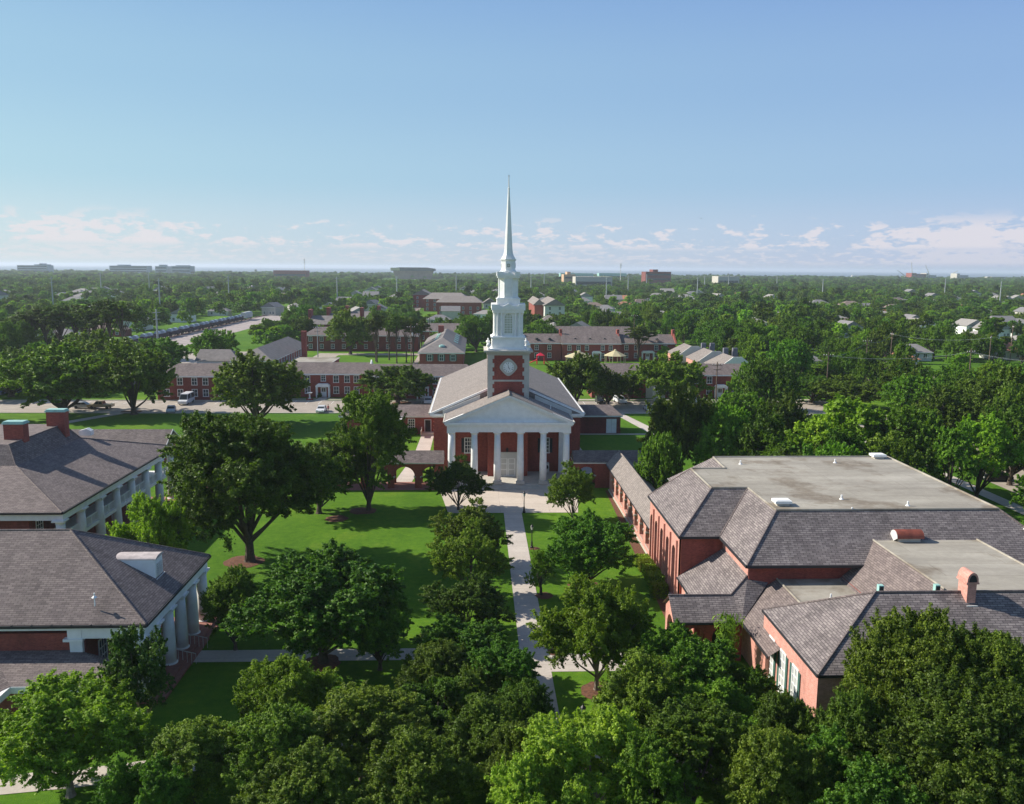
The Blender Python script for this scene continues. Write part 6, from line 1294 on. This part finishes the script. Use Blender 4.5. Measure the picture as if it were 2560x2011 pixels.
# ================================================================== person beside the white car
def person(label, x, y, rz):
    p = thing('person', label, 'person', (x, y, .02), rz)
    V_ = [(0, 0, .95), (0, 0, 1.2), (0, 0, 1.42), (0, 0, 1.5), (0, -.01, 1.6), (0, -.01, 1.74), (-.19, 0, 1.40), (-.25, -.02, 1.12), (-.22, -.14, .92), (.19, 0, 1.40), (.25, -.02, 1.12), (.22, -.14, .92), (-.1, 0, .86), (-.11, -.02, .48), (-.11, 0, .08), (-.11, -.14, .04), (.1, 0, .86), (.11, -.02, .48), (.12, 0, .08), (.12, -.14, .04)]
    E_ = [(0, 1), (1, 2), (2, 3), (3, 4), (4, 5), (2, 6), (6, 7), (7, 8), (2, 9), (9, 10), (10, 11), (0, 12), (12, 13), (13, 14), (14, 15), (0, 16), (16, 17), (17, 18), (18, 19)]
    R_ = [.15, .13, .15, .055, .095, .08, .06, .045, .035, .06, .045, .035, .09, .06, .045, .035, .09, .06, .045, .035]
    me = bpy.data.meshes.new('person_body'); me.from_pydata(V_, E_, []); o = bpy.data.objects.new('body', me); COL.objects.link(o); o.parent = p
    m_ = o.modifiers.new('skin', 'SKIN'); sv = me.skin_vertices[0].data
    for v_, r in zip(sv, R_): v_.radius = (r, r * .8)
    sv[0].use_root = True; o.modifiers.new('sub', 'SUBSURF').levels = 1; o.modifiers['sub'].render_levels = 1
    mt, t, b = new_mat('person_clothes'); s_ = N(t, 'ShaderNodeSeparateXYZ'); t.links.new(N(t, 'ShaderNodeTexCoord').outputs['Object'], s_.inputs[0])
    r = N(t, 'ShaderNodeValToRGB'); r.color_ramp.interpolation = 'CONSTANT'; t.links.new(M(t, 'MULTIPLY', s_.outputs[2], .5), r.inputs[0]); e = r.color_ramp.elements; e[0].color = (.45, .28, .2, 1); e[0].position = 0
    e[1].position = .20; e[1].color = (.03, .04, .09, 1); e2 = e.new(.47); e2.color = (.6, .04, .04, 1); e3 = e.new(.745); e3.color = (.45, .28, .2, 1); t.links.new(r.outputs[0], b.inputs['Base Color']); me.materials.append(mt)
    b = MB(); b.lathe(0, .02, [(.085, 1.66), (.105, 1.72), (.09, 1.79), (.03, 1.83)], 10); b.build('hair', MT['bark'], p, off=(0, 0, 0))
person('person in a red top standing beside the white car on the street', -32.6, 191.2, .4)
# ================================================================== poles, wires, antennas
def utility_pole(label, x, y, h, rz=0, mat='wood', group=None, xf=False):
    u = thing('utility_pole', label, 'utility pole', (x, y, 0), rz, group); b = MB(); b.tube((0, 0, 0), (0, 0, h), .17, .11, 8); b.build('pole', MT[mat], u, off=(0, 0, 0))
    b = MB(); b.box(-1.3, 1.3, -.07, .07, h - .9, h - .75); b.box(-.9, .9, -.07, .07, h - 2.0, h - 1.87)
    b.build('crossarm', MT['wood'], u, off=(0, 0, 0))
    for xx in (-1.15, -.5, .5, 1.15): b = MB(); b.lathe(xx, 0, [(.05, h - .75), (.08, h - .6), (.03, h - .5)], 6); b.build('insulator', W, u, off=(0, 0, 0))
    if xf: b = MB(); b.lathe(.45, 0, [(.28, h - 3.6), (.3, h - 2.6), (.1, h - 2.5)], 10); b.build('transformer', MT['offwhite'], u, off=(0, 0, 0))
    return u
utility_pole('brown wooden utility pole on the verge before the right dormitory', 59.3, 203.8 + 6, 9.6)
utility_pole('brown wooden utility pole at the bend of the right street', 87.2, 210.5, 12.0)
utility_pole('wooden pole with white transformer beside the skylit house', -21.0, 283, 13.5, xf=True); utility_pole('thin wooden pole right of the transformer pole', -17.8, 338, 13, .2)
utility_pole('wooden pole behind the courtyard pine', 60.5, 330, 15); utility_pole('slim pale pole on the green left of the tall pines', -51.5, 285, 13, mat='steel')
for i, (x, y) in enumerate([(108, 235), (120, 205), (137, 185), (152, 250), (190, 300), (128, 262)]): utility_pole('weathered pole rising from the right hand trees', x, y, 13.5, .3 * i, group='poles in the right hand trees')
def wire(label, pts, grp):
    b = MB()
    for o_ in (-.9, 0, .9):
        for p, q in zip(pts[:-1], pts[1:]):
            n = 8; prev = None
            for k in range(n + 1):
                s = k / n; c = (p[0] + (q[0] - p[0]) * s + o_ * .5, p[1] + (q[1] - p[1]) * s + o_ * .5, p[2] + (q[2] - p[2]) * s - 1.2 * 4 * s * (1 - s))
                if prev: b.tube(prev, c, .010, None, 4)
                prev = c
    tag(b.build('power_line', MT['steel']), label, 'power line', grp)
wire('power lines sagging between poles over the right hand trees', [(87.2, 210.5, 11.1), (108, 235, 12.7), (128, 262, 12.7), (152, 250, 12.7), (190, 300, 12.7)], None); wire('power lines along the trees behind the flat roofed hall', [(87.2, 210.5, 11.1), (120, 205, 12.7), (137, 185, 12.7)], None)
for i, (x, y) in enumerate([(-190.8, 536), (-199.5, 716), (-282, 595), (-131.6, 365), (-110, 700), (-70, 780), (-20, 900), (60, 950), (120, 800), (175, 1000), (230, 900), (290, 1100), (350, 1200), (430, 700), (520, 950), (610, 860), (-330, 900), (-420, 1000), (90, 1150), (330, 820), (255, 1300), (470, 1350)]):
    h = 24 if y > 500 else 14; u = thing('transmission_pole', 'tall thin pale transmission pole standing above the trees', 'pole', (x, y, 0), 0, 'transmission poles above the trees'); b = MB(); b.tube((0, 0, 0), (0, 0, h), .32 + y * .0003, .22 + y * .0002, 6); b.build('pole', MT['steel'], u, off=(0, 0, 0))
    b = MB(); b.tube((-1.6, 0, h - 1.5), (1.6, 0, h - 1.2), .12, None, 5); b.tube((-1.4, 0, h - 4.2), (1.4, 0, h - 4.0), .12, None, 5); b.build('crossarm', MT['steel'], u, off=(0, 0, 0))
for lb, vx, top, Yd in (('lattice radio mast rising above the horizon left of the steeple', 646, 549, 2100), ('thin mast above the horizon right of the steeple', 1318, 559, 1800)):
    x, _, z = onY(vx * V, top * V, Yd); u = thing('radio_mast', lb, 'mast', (x, Yd, 0)); b = MB(); b.tube((0, 0, 0), (0, 0, z), .9, .35, 4); b.build('mast', MT['offwhite'], u, off=(0, 0, 0)); b = MB()
    for k in range(3): b.cbox(0, 0, z * (.8 + .07 * k), z * (.8 + .07 * k) + 1.2, 3.2, 3.2)
    b.build('antenna_cluster', MT['offwhite'], u, off=(0, 0, 0))
# ================================================================== train on the railway
wg = None
for k in range(11):
    y = 352 + k * 15.6
    c = thing('freight_wagon', 'dark flat wagon carrying silver coil covers in the long freight train', 'wagon', (-137, y, .3), 0, 'wagons of the freight train')
    if k == 0:
        b = MB(); b.box(-1.4, 1.4, -7, 7, .9, 1.3); b.box(-1.45, -1.25, -6.8, 6.8, 1.3, 2.4); b.box(1.25, 1.45, -6.8, 6.8, 1.3, 2.4); b.box(-1.4, 1.4, -7, -6.8, 1.3, 2.6); b.box(-1.4, 1.4, 6.8, 7, 1.3, 2.6)
        for s in range(12): b.box(-1.52, -1.45, -6.6 + s * 1.2, -6.45 + s * 1.2, 1.0, 2.4); b.box(1.45, 1.52, -6.6 + s * 1.2, -6.45 + s * 1.2, 1.0, 2.4)
        wb_ = b.mesh('wagon_body', MT['railcar']); b = MB(); b.tube((0, -1.3, 0), (0, 1.3, 0), 1.15, None, 14); wc_ = b.mesh('coil_cover', MT['coil']); b = MB(); b.box(-1.2, 1.2, -1.3, 1.3, .45, .9)
        for s in (-1, 1):
            for q in (-.9, .9): b.tube((s * .62, q, .45), (s * .85, q, .45), .45, None, 12)
        wt_ = b.mesh('bogie', MT['iron'])
    link('body', wb_, c); link('coil_cover', wc_, c, (0, -3.2, 2.5)); link('coil_cover', wc_, c, (0, 3.2, 2.5)); link('bogie', wt_, c, (0, -5, 0)); link('bogie', wt_, c, (0, 5, 0))
c = thing('freight_wagon', 'pale grey covered hopper wagon at the far end of the train', 'wagon', (-136.6, 526, .3), 0, 'wagons of the freight train'); b = MB(); b.prism([(-1.5, -8, 1.2), (1.5, -8, 1.2), (1.5, -8, 3.8), (.9, -8, 4.5), (-.9, -8, 4.5), (-1.5, -8, 3.8)], (0, 16, 0)); b.build('body', MT['hopper'], c, off=(0, 0, 0)); link('bogie', wt_, c, (0, -6, 0)); link('bogie', wt_, c, (0, 6, 0))
# ================================================================== skyline by the lake
def far_box(name, label, cat, vx0, vx1, ytop, ybot, Yd, mat, bands=3, pieces=None, depth=40):
    """far building: view-pixel extents measured on the photo turned into real width and height at distance Yd"""
    xa, xb = onY(vx0 * V, ytop * V, Yd)[0], onY(vx1 * V, ytop * V, Yd)[0]; h = onY((vx0 + vx1) / 2 * V, ytop * V, Yd)[2]
    f = thing(name, label, cat, ((xa + xb) / 2, Yd, 0)); w = xb - xa; b = MB(); b.box(-w / 2, w / 2, 0, depth, 0, h)
    if pieces:
        for (u0, u1, k) in pieces: b.box(-w / 2 + u0 * w, -w / 2 + u1 * w, 4, depth - 4, h, h * k)
    b.build('wall', mat, f, off=(0, 0, 0)); b = MB()
    for k in range(bands): z = h * (k + .55) / (bands + .3); b.box(-w / 2 + 2, w / 2 - 2, -.5, -.1, z, z + h / (bands + 1) * .42)
    b.build('window_band', MT['glass'], f, off=(0, 0, 0)); return f
far_box('office_block', 'pale office block on the skyline at the far left', 'building', 36, 100, 563.5, 566, 2700, MT['far_hazy'], 4, [(.55, .95, 1.1), (.72, .8, 1.2)])
far_box('office_block', 'long low office block on the left skyline', 'building', 232, 312, 564.5, 569, 2650, MT['far_hazy'], 4, [(.2, .45, 1.1)])
far_box('office_block', 'small white office block left of its long neighbour', 'building', 329, 354, 565.5, 570, 2600, MT['far_hazy'], 3, [(.3, .7, 1.15)])
far_box('office_block', 'grey office block with a flat top on the left skyline', 'building', 364, 404, 565.3, 570, 2600, MT['far_hazy'], 3, [(.2, .8, 1.08)])
far_box('red_block', 'long reddish building among trees on the left skyline', 'building', 580, 650, 574.5, 578, 2000, MT['brick'], 1)
far_box('brick_block', 'dark red brick block on the right skyline', 'building', 1371, 1425, 577.5, 588, 1550, MT['brick_dark'], 3, [(.3, .5, 1.15)])
far_box('tan_building', 'tan building on the right skyline near the green sheds', 'building', 1197, 1222, 583, 592, 1500, plain('tan_wall', (.55, .36, .22), .8, .1, .1), 2, [(.3, .6, 1.2)])
far_box('green_shed', 'long pale green roofed shed on the skyline right of the steeple', 'building', 1190, 1260, 580.5, 585, 2300, MT['copper'], 1); far_box('green_shed', 'shorter pale green roofed shed beside the mast', 'building', 1272, 1330, 580.5, 585, 2300, MT['copper'], 1)
far_box('white_building', 'low white building among the trees at right of the skyline', 'building', 1525, 1570, 587, 591, 1500, MT['lime'], 1); far_box('red_roofed_building', 'wide low pinkish building on the right skyline', 'building', 1222, 1300, 588, 593, 1300, MT['lime'], 1)
ar_x0, _, _ = onY(830 * V, 570 * V, 2300); ar_x1, _, zt = onY(922 * V, 568.5 * V, 2300)
an = thing('arena', 'wide arena with dark overhanging roof on the skyline left of the steeple', 'arena', ((ar_x0 + ar_x1) / 2, 2300, 0)); w = ar_x1 - ar_x0
b = MB(); b.prism([(-w / 2, 0, zt - 9), (w / 2, 0, zt - 9), (w / 2, 0, zt - 3), (w * .3, 0, zt), (-w * .3, 0, zt), (-w / 2, 0, zt - 2)], (0, 80, 0)); b.build('roof', plain('arena_roof', (.10, .09, .10), .8, .1, .1), an, off=(0, 0, 0)); b = MB(); b.prism([(-w * .40, 10, 0), (w * .40, 10, 0), (w * .46, 10, zt - 9.2), (-w * .46, 10, zt - 9.2)], (0, 60, 0)); b.build('wall', plain('arena_wall', (.30, .2, .16), .8, .2, .1), an, off=(0, 0, 0))
b = MB(); b.box(-w / 2 - 1, -w * .3, -2, 0, zt - 8, zt - 1); b.build('fascia_panel', MT['tan'], an, off=(0, 0, 0))
# lakeside construction site: long trestle, blocks and cranes
br = thing('bridge', 'long low trestle bridge on the water near the construction site', 'bridge', (1850, 4000, 0)); xa, _, zb = onY(1810 * V, 584 * V, 4000); xb, _, zc2 = onY(1935 * V, 585 * V, 4000)
b = MB(); b.box(xa - 1850, xb - 1850, 0, 12, 7, 9.5); b.build('deck', MT['lime'], br, off=(0, 0, 0))
for k in range(14): b = MB(); b.cbox(xa - 1850 + (xb - xa) * k / 13, 6, 0, 7, 5, 8); b.build('pier', MT['lime'], br, off=(0, 0, 0))
for i, (v0, v1, tp, mt_, lb) in enumerate([(1936, 1946, 580, 'brick', 'red block under construction by the water'), (1948, 1966, 582, 'brick_dark', 'dark block under construction by the water'), (1967, 1972, 580.5, 'lime', 'slim cream tower by the water'), (1975, 1988, 584.5, 'far_hazy', 'low pale block right of the cream tower'), (2032, 2038, 581, 'lime', 'cream silo like tower at the right skyline'), (2040, 2056, 584.5, 'far_hazy', 'low block right of the cream silo like tower'), (2105, 2135, 588, 'lime', 'long pale shed at the far right skyline')]):
    far_box('waterfront_block', lb, 'building', v0, v1, tp, 590, 2900, MT[mt_], 3)
for lb, (bx, by), (tx, ty) in (('tall crane with upright jib over the construction site', (1937, 585), (1935, 557)), ('crane with leaning jib right of the tallest crane', (1973, 583), (1965, 563)), ('crane with low jib left of the tallest crane', (1922, 586), (1905, 574)), ('crane with a low jib pointing right near the silo tower', (2022, 581), (2034, 575))):
    p0, p1 = onY(bx * V, by * V, 3000), onY(tx * V, ty * V, 3000); cr = thing('crane', lb, 'crane', (p0[0], 3000, 0)); b = MB(); b.cbox(0, 0, 0, max(6, p0[2]), 5, 5); b.build('cab', MT['offwhite'], cr, off=(0, 0, 0)); b = MB(); b.tube((0, 0, max(5, p0[2] - 1)), (p1[0] - p0[0], 0, p1[2]), 1.5, .8, 4); b.build('jib', MT['lime'], cr, off=(0, 0, 0))
# bird high over the trees
bx, by, bz = onY(1489 * V, 464 * V, 190); bd = MB(); bd.poly((-.12, 0, 0), (0, -.3, .02), (.12, 0, 0), (0, .4, 0)); bd.poly((0, -.1, .02), (-.9, .05, .22), (-.5, .2, .14), (0, .15, .02)); bd.poly((0, -.1, .02), (.9, .05, .22), (.5, .2, .14), (0, .15, .02)); bd.lathe(0, 0, [(.02, -.08), (.1, 0), (.02, .08)], 6)
o = bd.build('bird', MT['iron'], off=(0, 0, 0)); o.location = (bx, by, bz); tag(o, 'tiny dark bird flying in the sky right of the steeple', 'bird')
# small bushes at foundations
make_proto('bush', 41, .8, 1.3, .1, 8, 10, 2500, .16, 'leaf_gloss', trunk=.05, limb=False)
for lb, x, y, s in (('round dark bush under the window of the left church wing', -11.6, 165.2, 1.1), ('low bush by the urn at the left dormitory', -38.2, 213.0, 1.0), ('bush left of the right dormitory door', 58.9, 212.9, 1.1), ('bush right of the right dormitory door', 63.9, 212.9, 1.1), ('clump of shrubs between the arcade and the church wall', -6.9, 129.8, 1.1), ('shrub beside the side path of the church', -7.3, 140, 1.2)):
    me, tr, R_, H_ = PROTO['bush']; t = thing('bush', lb, 'bush', (x, y, 0)); t.scale = (s, s, s); link('foliage', me, t)
# ================================================================== air
hz = MB(); hz.box(-14500, 15500, -700, 20500, -1.0, 52); mt = bpy.data.materials.new('haze_air'); mt.use_nodes = True; t = mt.node_tree; t.nodes.clear()
ou = N(t, 'ShaderNodeOutputMaterial'); pv = N(t, 'ShaderNodeVolumePrincipled'); pv.inputs['Color'].default_value = (.80, .88, 1.0, 1); pv.inputs['Density'].default_value = HAZE; pv.inputs['Anisotropy'].default_value = 0.2
t.links.new(pv.outputs[0], ou.inputs['Volume']); tag(hz.build('haze', mt), 'thin bluish haze over the town', 'haze', kind='stuff')
